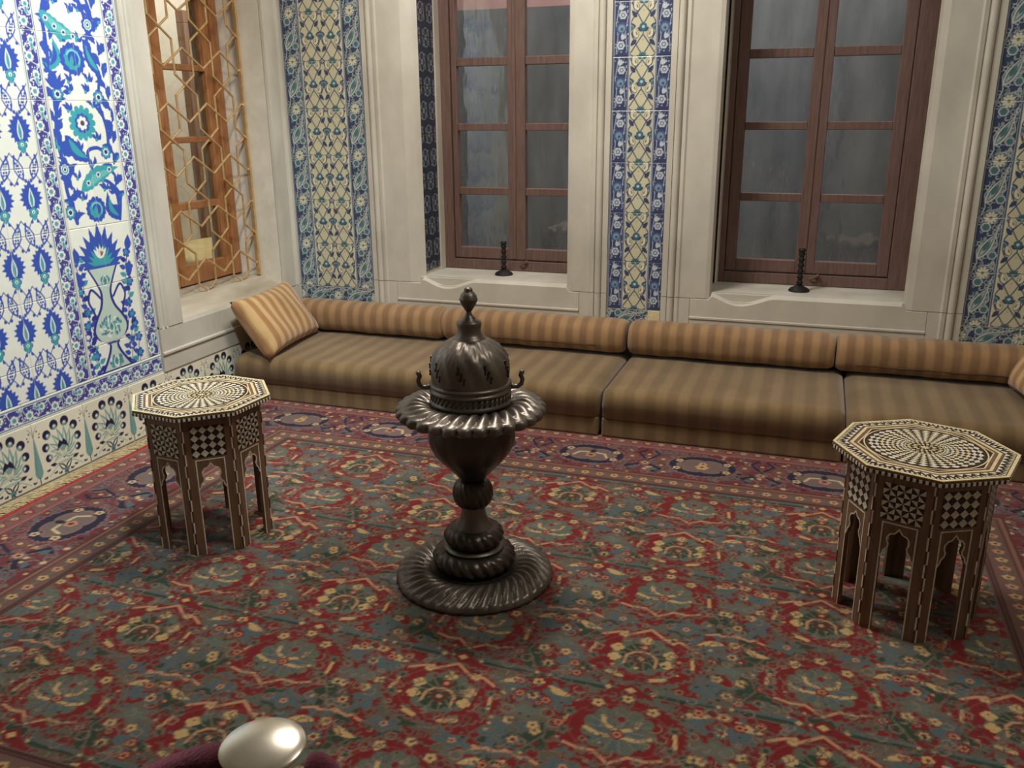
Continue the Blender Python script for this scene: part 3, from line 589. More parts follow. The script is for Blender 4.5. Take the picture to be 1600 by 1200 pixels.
def art_rug_border():
    w, h = 1.06, 0.55; c = Cv(w, h, 0.0025, (116, 56, 56), True, False); rnd = random.Random(2)
    sq = lambda y0, y1, col: c.poly([(-1, y0), (3, y0), (3, y1), (-1, y1)], col)
    sq(0, 0.10, PNK); sq(0.10, 0.43, (112, 50, 54)); sq(0.43, 0.55, (112, 84, 76))
    for i in range(480):
        x, y = rnd.uniform(0, w), rnd.uniform(0.1, 0.43); c.line(arc(x, y, rnd.uniform(0.008, 0.022), rnd.uniform(0, 6), rnd.uniform(6, 9), 6), 0.006, rnd.choice((TAU, (128, 100, 96), (118, 112, 108), (104, 84, 84), TEA)))
    for i in range(120): c.disc(rnd.uniform(0, w), rnd.uniform(0.1, 0.43), rnd.uniform(0.006, 0.012), rnd.choice((GLD, RED, TEA, (200, 170, 130), NAV)))
    for k in range(2):
        x = 0.265 + k * 0.53; y = 0.265
        c.poly(xf(serr(34, 0.1, 1.35), x, y, 0.128), (140, 104, 100)); c.poly(xf(serr(34, 0.1, 1.35), x, y, 0.12), NAV)
        P = [(a * 1.5, b) for a, b in ros(6, 0.2)]; c.poly(xf(P, x, y, 0.082), (140, 104, 96)); c.poly(xf(P, x, y, 0.074), (118, 100, 96))
        if k: 
            flower(c, x, y + 0.01, 0.032, 6, [(1, GLD), (0.5, SAL), (.25, RED)], .4); flower(c, x, y - 0.03, 0.02, 5, [(1, GLD), (.4, RED)], .4)
        else:
            for s_ in (-1, 1): c.line([(x + s_ * 0.08, y + 0.03), (x + s_ * 0.06, y - 0.015), (x + s_ * 0.02, y - 0.02)], 0.013, (206, 184, 140))
            flower(c, x, y + 0.012, 0.026, 5, [(1, SAL), (.5, RED)], .3); c.poly(xf(leafp(.3), x, y - 0.06, 0.05), NAV)
        for a in (0.5, 2.6, 3.7, 5.7): flower(c, x + 0.132 * math.cos(a), y + 0.088 * math.sin(a), 0.019, 5, [(1, (206, 184, 140)), (.4, RED)], .35)
        # navy cloud scrolls between medallions
        x2 = x + 0.265
        for s_ in (-1, 1):
            c.line([(x2, y + 0.0), (x2 + s_ * 0.03, y + 0.05), (x2 + s_ * 0.08, y + 0.085), (x2 + s_ * 0.055, y + 0.12)], 0.020, NAV); c.line([(x2 + s_ * 0.01, y - 0.02), (x2 + s_ * 0.05, y - 0.09), (x2 + s_ * 0.02, y - 0.13)], 0.014, NAV)
            c.poly(xf(ros(6, .3), x2 + s_ * 0.075, y - 0.035, 0.045), (120, 64, 66)); flower(c, x2 + s_ * 0.075, y - 0.035, 0.030, 6, [(1, TAU), (.6, RED), (.35, GLD)], .4)
            c.poly(xf(leafp(.3, .1), x2 + s_ * 0.03, y + 0.09, 0.05, -s_ * 1.2), TEA)
        flower(c, x2, y + 0.03, 0.03, 7, [(1, (132, 100, 100)), (.6, GLD), (.3, RED)], .4); flower(c, x2, y - 0.075, 0.022, 5, [(1, RED), (.5, GLD)], .4)
    for k in range(16):
        x = (k + .5) * w / 16
        c.poly(xf(ros(4, .3), x, 0.052, 0.024), (TAU, RED, (128, 116, 104))[k % 3]); flower(c, x, 0.052, 0.014, 5, [(1, (206, 170, 128)), (.4, RED)], .35); c.line([(x - 0.03, 0.03), (x, 0.078), (x + 0.03, 0.035)], 0.005, RED)
        flower(c, x, 0.49, 0.019, 5, [(1, (GLD, SAL)[k % 2]), (.4, (120, 50, 44))], .35); c.line([(x + 0.016, 0.484), (x + 0.033, 0.496), (x + 0.05, 0.486)], 0.007, (110, 104, 92))
    for y, t_, col in ((0.006, 0.010, (176, 100, 90)), (0.098, 0.007, (176, 96, 90)), (0.106, 0.005, (110, 80, 76)), (0.432, 0.007, (92, 46, 40)), (0.444, 0.005, (150, 100, 80)), (0.530, 0.006, (80, 40, 36)), (0.456, 0.004, (92, 46, 40))): sq(y - t_ / 2, y + t_ / 2, col)
    for k in range(70): c.line([(k * w / 70, 0.541), ((k + .5) * w / 70, 0.541)], 0.009, (66, 40, 40))
    return c

ORI = {'left': Matrix(((0, 0, 1), (1, 0, 0), (0, 1, 0))), 'back': Matrix(((1, 0, 0), (0, 0, -1), (0, 1, 0))), 'right': Matrix(((0, 0, -1), (-1, 0, 0), (0, 1, 0)))}
TM = {}
def tile_mesh(key, w, h, cv, u0, v0, step=0.003, vert=True, thick=0.008):
    if key in TM: return TM[key]
    g = 0.0011; nx = max(3, round(w / step)); ny = max(3, round(h / step))
    xs = np.linspace(g, w - g, nx); ys = np.linspace(g, h - g, ny); X, Y = np.meshgrid(xs, ys); Zv = np.zeros_like(X)
    Zv[0, :] = Zv[-1, :] = -0.0012; Zv[:, 0] = Zv[:, -1] = -0.0012
    ku, kv = (X + u0, Y + v0) if vert else (Y + u0, X + v0)
    colr = cv.sample(ku, kv).reshape(-1, 3)
    V = np.stack([X, Y, Zv], -1).reshape(-1, 3); idx = np.arange(nx * ny).reshape(ny, nx)
    F = np.stack([idx[:-1, :-1], idx[:-1, 1:], idx[1:, 1:], idx[1:, :-1]], -1).reshape(-1, 4)
    cor = np.array([[g, g, -thick], [w - g, g, -thick], [w - g, h - g, -thick], [g, h - g, -thick]]); b = nx * ny
    V = np.concatenate([V, cor]); colr = np.concatenate([colr, np.tile(np.array(lin((190, 184, 166))[:3]), (4, 1))])
    extra = [list(idx[0, :]) + [b + 1, b], list(idx[:, -1]) + [b + 2, b + 1], list(idx[-1, ::-1]) + [b + 3, b + 2], list(idx[::-1, 0]) + [b, b + 3], [b, b + 1, b + 2, b + 3]]
    me = bpy.data.meshes.new('tile'); me.from_pydata(V.tolist(), [], F.tolist() + [[int(i) for i in e][::-1] for e in extra])
    a = me.color_attributes.new('Col', 'FLOAT_COLOR', 'POINT'); a.data.foreach_set('color', np.concatenate([colr, np.ones((len(colr), 1))], 1).astype(np.float32).ravel())
    me.materials.append(M['tile']); TM[key] = me; return me
def put_tile(me, side, u, v, plane, parent, name='tile'):
    o = bpy.data.objects.new(name, me); COL.objects.link(o); o.parent = parent
    loc = {'left': (plane, u, v), 'back': (u, plane, v), 'right': (plane, u, v)}[side]
    rt = random.uniform(-0.0025, 0.0025)
    o.matrix_local = Matrix.Translation(loc) @ (ORI[side] @ Matrix.Rotation(rt, 3, 'Z') @ Matrix.Rotation(random.uniform(-.003, .003), 3, 'X')).to_4x4()
    return o

# ------------------------------------------------------------------ room shell
XL, YB = -3.134, 4.836
def wallobj(name, boxes, m, label):
    b = MB()
    for q in boxes: b.box(*q)
    return struct(tag(b.build(name, m), label, 'wall'))
struct(tag(MB().box(-6.5, 3.4, -2.2, 8.6, -0.16, -0.012).build('floor', 'floor'), 'stone floor under the large patterned rug', 'floor'))
struct(tag(MB().box(-3.7, 3.2, -2.0, 5.4, 3.7, 3.85).build('ceiling', 'plaster'), 'plain pale ceiling above the tiled room', 'ceiling'))
LY0, LY1, LZ0, LZ1 = 3.667, 4.632, 0.50, 2.62          # opening in the left wall
wall_left = wallobj('wall_left', [(XL - 0.5, XL - 0.0022, -2.0, LY0, -0.02, 3.7), (XL - 0.5, XL - 0.0022, LY1, 5.4, -0.02, 3.7), (XL - 0.5, XL - 0.0022, LY0, LY1, -0.02, LZ0), (XL - 0.5, XL - 0.0022, LY0, LY1, LZ1, 3.7)],
                    'grout', 'bright left wall faced with blue floral tiles and a vase panel')
NICHE = [(-2.262, -1.275, 0.585, 2.62), (-0.535, 0.515, 0.585, 2.62)]
bk = []; YQ = 4.874; YW = YB - 0.0035
for ya_, yb2, xs in ((YQ, 5.36, [XL - 0.0022, NICHE[0][0], NICHE[0][1], NICHE[1][0], NICHE[1][1], 3.2]), (YW, YQ, [XL - 0.0022, -2.345, -1.30, -0.545, 0.52, 3.2])):
    for i in (0, 2, 4): bk.append((xs[i], xs[i + 1], ya_, yb2, -0.02, 3.7))
for x0, x1, z0, z1 in NICHE: bk += [(x0 - 0.08, x1 + 0.05, YW, 5.36, -0.02, z0 - 0.03), (x0 - 0.08, x1 + 0.05, YW, 5.36, z1, 3.7)]
wall_back = wallobj('wall_back', bk, 'grout', 'long back wall with tile columns between two marble framed windows')
wallobj('wall_right', [(3.0, 3.2, -2.0, 5.4, -0.02, 3.7)], 'plaster', 'plain right side wall outside the view')
wallobj('wall_rear', [(-3.7, -1.2, -2.2, -2.0, -0.02, 3.7), (0.1, 3.2, -2.2, -2.0, -0.02, 3.7), (-1.2, 0.1, -2.2, -2.0, 2.3, 3.7)], 'plaster', 'plain wall with a doorway behind the viewer')

# ------------------------------------------------------------------ left wall tiles
FIELD, BORD, VASE, SKIRT = art_field(), art_border(), art_vase(), art_skirt()
zs = [0.385, 0.525, 0.800, 1.075, 1.350, 1.625, 1.900, 2.175, 2.450]
PX = XL
for i in range(len(zs) - 1):
    z0, hh = zs[i], zs[i + 1] - zs[i]; v0 = 0.275 - hh
    for base in (2.499, 1.976):
        for k in range(2): put_tile(tile_mesh(('F', k, hh), 0.215, hh, FIELD, 0.215 * k, v0), 'left', base + 0.215 * k, z0, PX, wall_left)
    for y0 in (2.410, 2.932, 3.399): put_tile(tile_mesh(('B', hh), 0.088, hh, BORD, 0, v0, 0.0028), 'left', y0, z0, PX, wall_left)
    for k in range(2): put_tile(tile_mesh(('V', i, k), 0.1825, hh, VASE, 0.1825 * k, z0 - VZ0, 0.0028), 'left', 3.0285 + 0.1825 * k, z0, PX, wall_left)
for k in range(7): put_tile(tile_mesh('HB', 0.216, 0.098, BORD, -0.005, 0, 0.0028, False), 'left', 1.976 + 0.2165 * k, 0.286, PX, wall_left)
sk = tile_mesh('SK', 0.288, 0.285, SKIRT, 0, 0, 0.0028)
for k in range(-3, 7): put_tile(sk, 'left', 2.509 - 0.144 + 0.288 * k, 0.0, PX + 0.004, wall_left)

# ------------------------------------------------------------------ back wall tiles
MID, CB1, CB2, REV = art_col_mid(), art_col_border(), art_col_narrow(), art_reveal()
gz = [0.503 + 0.272 * k for k in range(8)]
mm = tile_mesh('CM', 0.275, 0.272, MID, 0.0025, 0); mb = tile_mesh('CB', 0.128, 0.272, CB1, -0.001, 0); mn = tile_mesh('CN', 0.0905, 0.272, CB2, 0, 0); mh = tile_mesh('CH', 0.134, 0.272, MID, 0.003, 0)
mbh = tile_mesh('CBH', 0.272, 0.105, CB1, 0.01, 0, 0.003, False)
for z in gz:
    put_tile(mb, 'back', -3.128, z, YB - 0.006, wall_back); put_tile(mm, 'back', -2.998, z, YB - 0.006, wall_back); put_tile(mb, 'back', -2.721, z, YB - 0.006, wall_back)
    put_tile(mb, 'back', 0.752, z, YB - 0.006, wall_back)
    for k in range(3): put_tile(mm, 'back', 0.884 + 0.277 * k, z, YB - 0.006, wall_back)
for z in [0.478 + 0.272 * k for k in range(8)]:
    put_tile(mn, 'back', -1.096, z, YB - 0.006, wall_back); put_tile(mh, 'back', -1.004, z, YB - 0.006, wall_back); put_tile(mn, 'back', -0.8685, z, YB - 0.006, wall_back)
for x in (-3.128, -2.860, 0.752, 1.026, 1.30): put_tile(mbh, 'back', x, 0.396, YB - 0.006, wall_back)
put_tile(tile_mesh('CBS', 0.240, 0.105, CB1, 0.01, 0.02, 0.003, False), 'back', -1.096, 0.371, YB - 0.006, wall_back)
mr = tile_mesh('RV', 0.235, 0.272, REV, 0, 0, 0.004)
for k in range(7):
    put_tile(mr, 'left', 4.872, 0.62 + 0.2735 * k, -2.256, wall_back); put_tile(mr, 'right', 5.107, 0.62 + 0.2735 * k, 0.509, wall_back)
# plaster patch beside the narrow column
MB().box(-0.853, -0.787, YB - 0.010, YB, 0.40, 0.474).build('patch', 'ivory', wall_back)

# ------------------------------------------------------------------ marble window surrounds
def surround(name, xo0, xo1, xi0, xi1, chl, chr_, label, side=1):
    root = thing(name, ((xo0 + xo1) / 2, YB, 0.0), label, 'window surround'); struct(root)
    YF = YB - 0.022
    def jamb(xo, xi, ch, s_, z0, z1, nm, chamfer=True):
        f = lambda a: xo + s_ * a
        P = [(f(0), YB), (f(0), YF + 0.004), (f(0.030), YF + 0.004), (f(0.032), YF + 0.012)]
        for t in range(9): a = PI * t / 8; P.append((f(0.052 - 0.018 * math.cos(a)), YF + 0.006 - 0.018 * math.sin(a)))
        P += [(f(0.073), YF + 0.012), (f(0.076), YF + 0.002), (f(0.094), YF - 0.002), (f(0.104), YF + 0.006), (f(0.112), YF + 0.006)]
        if chamfer: P += [(xi - s_ * ch, YF + 0.006), (xi - s_ * ch * 0.25, YF + ch * 0.45), (xi, YF + 0.055), (xi, 4.8735), (xi - s_ * (ch + 0.004), 4.8735), (xi - s_ * (ch + 0.004), YB)]
        else: P += [(xi, YF + 0.006), (xi, YB)]
        b = MB(); b.prism(P, lambda a, c, d: (a, c, d), z0, z1); b.build(nm, 'marble', root, world=True)
    jamb(xo0, xi0, chl, 1, 0.566, 2.62, 'jamb_stone'); jamb(xo1, xi1, chr_, -1, 0.566, 2.62, 'jamb_stone')
    jamb(xo0, xo0 + 0.16, 0, 1, 0.34, 0.563, 'corner_stone', False); jamb(xo1, xo1 - 0.16, 0, -1, 0.34, 0.563, 'corner_stone', False)
    # sill stone with a worn scoop in its front edge
    b = MB(); n = 60; x0, x1 = xo0 + 0.162, xo1 - 0.162; vs = []; zj = 0.563
    for i in range(n + 1):
        x = x0 + (x1 - x0) * i / n; u = x - xi0
        zf = zj
        if x > xi0 - 0.01 and x < xi1 + 0.01:
            zf = 0.586
            if u < 0.34:
                q = max(0.0, u) / 0.34; zf = 0.586 - 0.048 * math.sin(PI * min(1, q * 1.0)) ** 1.3 * (1.25 - 0.5 * q)
        inn = xi0 - 0.01 < x < xi1 + 0.01
        dep = 0.035 + (0.586 - zf) * 1.6 if inn else 0.02
        zt = 0.600 if inn else zj
        vs += [(x, YB, 0.34), (x, YF + 0.006, 0.34), (x, YF + 0.006, 0.447), (x, YF + 0.000, 0.449), (x, YF + 0.000, 0.458), (x, YF + 0.006, 0.462), (x, YF + 0.006, zf - 0.004), (x, YF + 0.010, zf), (x, YF + dep, zt), (x, YB + 0.02, zt)]
    k = 10; fs = [(i * k + j, (i + 1) * k + j, (i + 1) * k + j + 1, i * k + j + 1) for i in range(n) for j in range(k - 1)]
    b.add(vs, fs); b.build('sill_front', 'marble', root, world=True)
    MB().box(xi0 - 0.03, xi1 + 0.06, YB + 0.008, 5.36, 0.555, 0.5985).build('sill_slab', 'marble', root, world=True, bevel=0.004)
    for rx0, rx1 in ((xi0 - 0.012, xi0 - 0.001), (xi1 + 0.03, xi1 + 0.041)):
        MB().box(rx0, rx1, 5.112, 5.182, 0.60, 2.62).build('reveal_strip', 'marble', root, world=True)
surround('trim_1', -2.589, -1.098, -2.250, -1.345, 0.085, 0.04, 'pale marble surround of the window nearest the room corner')
surround('trim_2', -0.783, 0.751, -0.510, 0.474, 0.03, 0.04, 'pale marble surround of the window nearer the right edge')

# ------------------------------------------------------------------ wooden casement windows
def casement(name, X, label, zt=2.62):
    # X: frame0, sash0, pane0, pane1, mid, pane2, pane3, sash1, frame1
    root = thing(name, ((X[0] + X[8]) / 2, 5.2, 0.6), label, 'window'); struct(root)
    B = lambda *q: MB().box(*q)
    y0 = 5.20
    bx = lambda nm, a, b_, ya, yb, za, zb: B(a, b_, ya, yb, za, zb).build(nm, 'oak', root, world=True, bevel=0.004)
    bx('frame_post', X[0], X[1], y0 - 0.015, y0 + 0.10, 0.60, zt); bx('frame_post', X[7], X[8], y0 - 0.015, y0 + 0.10, 0.60, zt)
    bx('frame_rail', X[1], X[7], y0 - 0.015, y0 + 0.10, 0.60, 0.662)
    rows = [(0.738, 1.068), (1.113, 1.457), (1.500, 1.833), (1.881, 2.22), (2.265, 2.57)]
    for s_, (a, p0, p1, b_) in enumerate(((X[1] + 0.003, X[2], X[3], X[4] - 0.002), (X[4] + 0.002, X[5], X[6], X[7] - 0.003))):
        bx('stile', a, p0, y0, y0 + 0.05, 0.668, zt); bx('stile', p1, b_, y0, y0 + 0.05, 0.668, zt)
        prev = 0.668
        for k, (za, zb) in enumerate(rows):
            bx('rail' if k == 0 else 'muntin', p0, p1, y0 + (0 if k == 0 else 0.006), y0 + 0.046, prev, za); prev = zb
            MB().box(p0 - 0.004, p1 + 0.004, y0 + 0.026, y0 + 0.030, za - 0.004, zb + 0.004).build('pane', 'glass', root, world=True)
        bx('rail', p0, p1, y0, y0 + 0.05, prev, zt)
    bx('cover_strip', X[4] - 0.012, X[4] + 0.010, y0 - 0.008, y0 - 0.0005, 0.672, zt)
    b = MB(); b.tube([(X[4] + 0.09, y0 - 0.035, 0.667), (X[4] + 0.04, y0 - 0.02, 0.640)], 0.009, 8); b.box(X[4] + 0.05, X[4] + 0.075, y0 - 0.03, y0 - 0.012, 0.63, 0.665)
    b.build('catch', 'oak', root, world=True)
casement('window_1', (-2.261, -2.19, -2.154, -1.823, -1.779, -1.711, -1.38, -1.335, -1.28), 'brown wooden casement with small panes nearest the room corner')
casement('window_2', (-0.534, -0.48, -0.418, -0.085, -0.040, 0.018, 0.348, 0.412, 0.514), 'brown wooden casement with small panes nearer the right edge')
wallobj('wall_courtyard', [(-4.2, 3.2, 7.6, 7.8, 2.42, 4.6)], 'brick', 'pinkish wall across the yard, seen through the upper panes')
wallobj('wall_courtyard_base', [(-4.2, 3.2, 7.5, 7.78, -0.02, 2.41)], 'stone_far', 'dark stone wall across the yard, seen through the lower panes')

# ------------------------------------------------------------------ window in the left wall: surround, grille, sash, room beyond
root = thing('trim_3', (XL, 4.1, 0.0), 'white marble surround of the latticed window in the left wall', 'window surround'); struct(root)
def ljamb(y0, y1, z0, z1, nm):
    # profile along y from outer edge (y0) to opening (y1)
    s_ = 1 if y1 > y0 else -1; w = abs(y1 - y0); f = lambda a: y0 + s_ * a
    P = [(f(0), XL - 0.004), (f(0), XL + 0.014), (f(0.022), XL + 0.014), (f(0.026), XL + 0.004)]
    P += [(f(0.036 + 0.022 * k / 4), XL + 0.006 + 0.014 * math.sin(PI * k / 4)) for k in range(5)]
    P += [(f(0.064), XL + 0.004), (f(0.070), XL + 0.016), (f(w), XL + 0.016), (f(w), XL - 0.004)]
    MB().prism(P, lambda a, c, d: (c, a, d), z0, z1).build(nm, 'marble', root, world=True)
ljamb(3.492, 3.667, 0.515, 2.62, 'jamb_stone'); ljamb(4.822, 4.632, 0.515, 2.62, 'jamb_stone')
b = MB(); P = [(XL - 0.004, 0.287), (XL + 0.012, 0.287), (XL + 0.012, 0.372), (XL + 0.022, 0.376), (XL + 0.022, 0.386), (XL + 0.012, 0.392), (XL + 0.012, 0.508), (XL + 0.004, 0.526), (XL - 0.004, 0.528)]
b.prism(P, lambda a, c, d: (a, d, c), 3.492, 4.822); b.build('apron_stone', 'marble', root, world=True)
b = MB(); b.prism([(XL + 0.004, 0.50), (XL + 0.004, 0.527), (XL - 0.148, 0.592), (XL - 0.50, 0.600), (XL - 0.50, 0.50)], lambda a, c, d: (a, d, c), 3.668, 4.631); b.build('sill_slab', 'marble_warm', root, world=True)
b = MB().box(XL - 0.50, XL - 0.004, 4.6322, 4.640, 0.52, 2.62); b.build('reveal_stone', 'marble_warm', root, world=True)
# lattice
GX = -3.282; p, h = 0.3205, 0.282; NY, NZ = 3.946, 1.998
gr = thing('window_grille', (GX, 4.15, 0.595), 'gold hexagonal lattice grille in the left wall window', 'grille')
ya, yb_, za, zb = 3.675, 4.600, 0.602, 2.60
def clip(P, Q):
    (y0, z0), (y1, z1) = P, Q; t0, t1 = 0.0, 1.0
    for d, lo, hi, q in ((y1 - y0, ya, yb_, y0), (z1 - z0, za, zb, z0)):
        if abs(d) < 1e-9:
            if q < lo or q > hi: return None
            continue
        u0, u1 = (lo - q) / d, (hi - q) / d
        if u0 > u1: u0, u1 = u1, u0
        t0, t1 = max(t0, u0), min(t1, u1)
    if t1 - t0 < 1e-3: return None
    return (y0 + (y1 - y0) * t0, z0 + (z1 - z0) * t0), (y0 + (y1 - y0) * t1, z0 + (z1 - z0) * t1)
def bar(pts, dx):
    b = MB(); any_ = False
    for P, Q in zip(pts[:-1], pts[1:]):
        c = clip(P, Q)
        if not c: continue
        any_ = True; d = Vector((0, c[1][0] - c[0][0], c[1][1] - c[0][1])).normalized() * 0.003
        b.tube([(GX + dx, c[0][0] - d.y, c[0][1] - d.z), (GX + dx, c[1][0] + d.y, c[1][1] + d.z)], 0.0062, 6)
    if any_: b.build('bar', 'brass', gr, world=True, smooth=True, autosmooth=50)
for j in range(-3, 8):
    z = NZ - j * h
    for i in range(-3, 5):
        y = NY + i * p + (p / 2 if j % 2 else 0)
        # chains: cross arms followed by the uprights below
        bar([(y - p / 4, z + 0.19 * h), (y + p / 4, z - 0.19 * h), (y + p / 4, z - 0.81 * h)], 0.004)
        bar([(y + p / 4, z + 0.19 * h), (y - p / 4, z - 0.19 * h), (y - p / 4, z - 0.81 * h)], -0.004)
    pts = []
    for i in range(-6, 9):
        y = NY + i * p / 2 + (p / 2 if j % 2 else 0); pts.append((y, z - (0.68 if i % 2 == 0 else 0.33) * h))
    bar(pts, 0.0)
for q in ((ya - 0.006, ya + 0.006, za, zb), (yb_ - 0.004, yb_ + 0.014, za, zb)): MB().box(GX - 0.012, GX + 0.012, *q).build('edge_bar', 'brass', gr, world=True, bevel=0.003)
w3 = thing('window_3', (-3.46, 4.15, 0.6), 'amber wood sash window behind the gold lattice', 'window'); struct(w3)
bx = lambda nm, a, b_, za_, zb_, xa=-3.50, xb=-3.445: MB().box(xa, xb, a, b_, za_, zb_).build(nm, 'pine', w3, world=True, bevel=0.005)
for nm, a, b_ in (('stile', 3.67, 3.715), ('stile', 4.015, 4.075), ('stile', 4.079, 4.140), ('stile', 4.50, 4.565), ('frame_post', 4.568, 4.630)): bx(nm, a, b_, 0.605, 2.62, -3.50, -3.445 if nm == 'stile' else -3.425)
for a, b_ in ((3.715, 4.015), (4.140, 4.50)):
    for k, (z0, z1) in enumerate(((0.605, 0.72), (1.035, 1.077), (1.409, 1.443), (1.803, 1.837), (2.2, 2.235))): bx('rail', a, b_, z0, z1)
    for z0, z1 in ((0.716, 1.039), (1.073, 1.413), (1.439, 1.807), (1.833, 2.204)): MB().box(-3.475, -3.471, a - 0.004, b_ + 0.004, z0, z1).build('pane', 'glass_clear', w3, world=True)
wallobj('wall_vestibule', [(-5.5, -5.3, 2.0, 8.4, -0.02, 3.4), (-5.3, -3.3, 8.2, 8.4, -0.02, 3.4), (-3.64, -3.44, 5.4, 8.2, -0.02, 3.4)], 'plaster', 'pale wall of the next room behind the lattice')
struct(tag(MB().box(-5.5, -3.3, 2.0, 8.4, 3.4, 3.5).build('ceiling_vestibule', 'plaster'), 'ceiling of the next room behind the lattice', 'ceiling'))
d1 = thing('door_1', (-5.3, 6.8, 0), 'brown panelled wooden door seen through the lattice', 'door'); struct(d1)
D = lambda nm, a, b_, z0, z1, x: MB().box(-5.30, x, a, b_, z0, z1).build(nm, 'doorwood', d1, world=True, bevel=0.006)
D('frame_post', 6.60, 6.68, 0, 2.32, -5.22); D('frame_post', 7.5, 7.58, 0, 2.32, -5.22); D('frame_head', 6.60, 7.58, 2.32, 2.42, -5.22)
D('leaf', 6.685, 7.495, 0, 2.315, -5.26)
for z0, z1 in ((0.2, 0.9), (1.0, 1.35), (1.45, 2.2)):
    for a, b_ in ((6.76, 7.06), (7.12, 7.42)): D('panel', a, b_, z0, z1, -5.235)
bn = thing('bench', (-4.75, 6.2, 0), 'cream cushioned bench in the next room beyond the lattice', 'bench')
MB().box(-5.29, -4.4, 5.5, 7.6, -0.012, 0.30).build('bench_base', 'doorwood', bn, world=True, bevel=0.01); MB().box(-5.29, -4.38, 5.5, 7.6, 0.301, 0.50).build('cushion', 'cloth_far', bn, world=True, bevel=0.05, seg=4)

# ------------------------------------------------------------------ rug
RX0, RX1, RY0, RY1 = -3.02, 1.30, 0.78, 4.03
RF, RB = art_rug_field(), art_rug_border()
step = 0.0048; nx = round((RX1 - RX0) / step); ny = round((RY1 - RY0) / step)
gx = np.linspace(RX0, RX1, nx); gy = np.linspace(RY0, RY1, ny); X, Y = np.meshgrid(gx, gy)
wob = 0.004 * np.sin(X * 5.1 + Y * 2.3) + 0.003 * np.sin(Y * 8.7 - X * 3.1); Xw, Yw = X + wob, Y + 0.7 * wob
colr = RF.sample((Xw + 0.37 + 0.2525 + 0.0) % 1.01, (Yw - 2.765) % 0.70)
dl, dr, db, dt = (X - RX0) * 0.55 / 0.62, (RX1 - X) * 0.55 / 0.62, Y - RY0, RY1 - Y
dx_, dy_ = np.minimum(dl, dr), np.minimum(db, dt); d = np.minimum(dx_, dy_); isx = dx_ < dy_
u = np.where(isx, Yw - 2.39 + 0.265, Xw + 0.915 + 0.265)
bc = RB.sample(u % 1.06, np.clip(d, 0, 0.549)); colr = np.where((d < 0.55)[..., None], bc, colr)
und = 0.0012 * np.sin(X * 7.3 + 1) * np.sin(Y * 6.1)
V = np.stack([X, Y, np.clip(und, -0.001, 0.0) - 0.0005], -1).reshape(-1, 3); idx = np.arange(nx * ny).reshape(ny, nx)
F = np.stack([idx[:-1, :-1], idx[:-1, 1:], idx[1:, 1:], idx[1:, :-1]], -1).reshape(-1, 4)
me = bpy.data.meshes.new('rug_pile'); me.vertices.add(len(V)); me.vertices.foreach_set('co', V.astype(np.float32).ravel())
me.loops.add(len(F) * 4); me.loops.foreach_set('vertex_index', F.astype(np.int32).ravel()); me.polygons.add(len(F)); me.polygons.foreach_set('loop_start', np.arange(0, len(F) * 4, 4, dtype=np.int32))
me.update(calc_edges=True)
a = me.color_attributes.new('Col', 'FLOAT_COLOR', 'POINT'); a.data.foreach_set('color', np.concatenate([colr.reshape(-1, 3), np.ones((len(V), 1))], 1).astype(np.float32).ravel())
me.materials.append(M['rug'])
rug = thing('rug', (-0.86, 2.4, -0.01), 'large red and teal patterned rug covering the floor', 'rug')
o = link('pile', me, rug); o.location = (0.86, -2.4, 0.01)
MB().box(RX0 + 0.002, RX1 - 0.002, RY0 + 0.002, RY1 - 0.002, -0.0118, -0.003).build('backing', 'selvedge', rug, world=True)
b = MB(); pts = [(RX0, RY0 + (RY1 - RY0) * i / 60 , 0.0) for i in range(61)]; b.tube([(x + 0.003 * math.sin(y * 9), y, -0.003) for x, y, z in pts], 0.009, 6); tag(b.build('selvedge', 'selvedge', rug, world=True, smooth=True), 'red cord along the rug edge')
b = MB(); rr = random.Random(1)
for i in range(950):
    y = RY0 + (RY1 - RY0) * (i + rr.random()) / 950; l = rr.uniform(0.070, 0.104); k = -rr.uniform(0.05, 0.14); w = rr.uniform(0.0016, 0.0030); z = -0.009 + rr.uniform(0, 0.007)
    c = [(RX0 - 0.004 - l * t, y + k * t * t + 0.004 * math.sin(t * 5 + i), z + 0.005 * math.sin(PI * t)) for t in (0, 0.33, 0.66, 1.0)]
    b.add([(q[0], q[1] - w, q[2]) for q in c] + [(q[0], q[1] + w, q[2]) for q in c] + [(q[0], q[1], q[2] + 0.0016) for q in c], [(j, j + 1, 9 + j, 8 + j) for j in range(3)] + [(8 + j, 9 + j, 5 + j, 4 + j) for j in range(3)])
tag(b.build('fringe', 'fringe', rug, world=True), 'beige wool fringe', None, None, 'stuff')

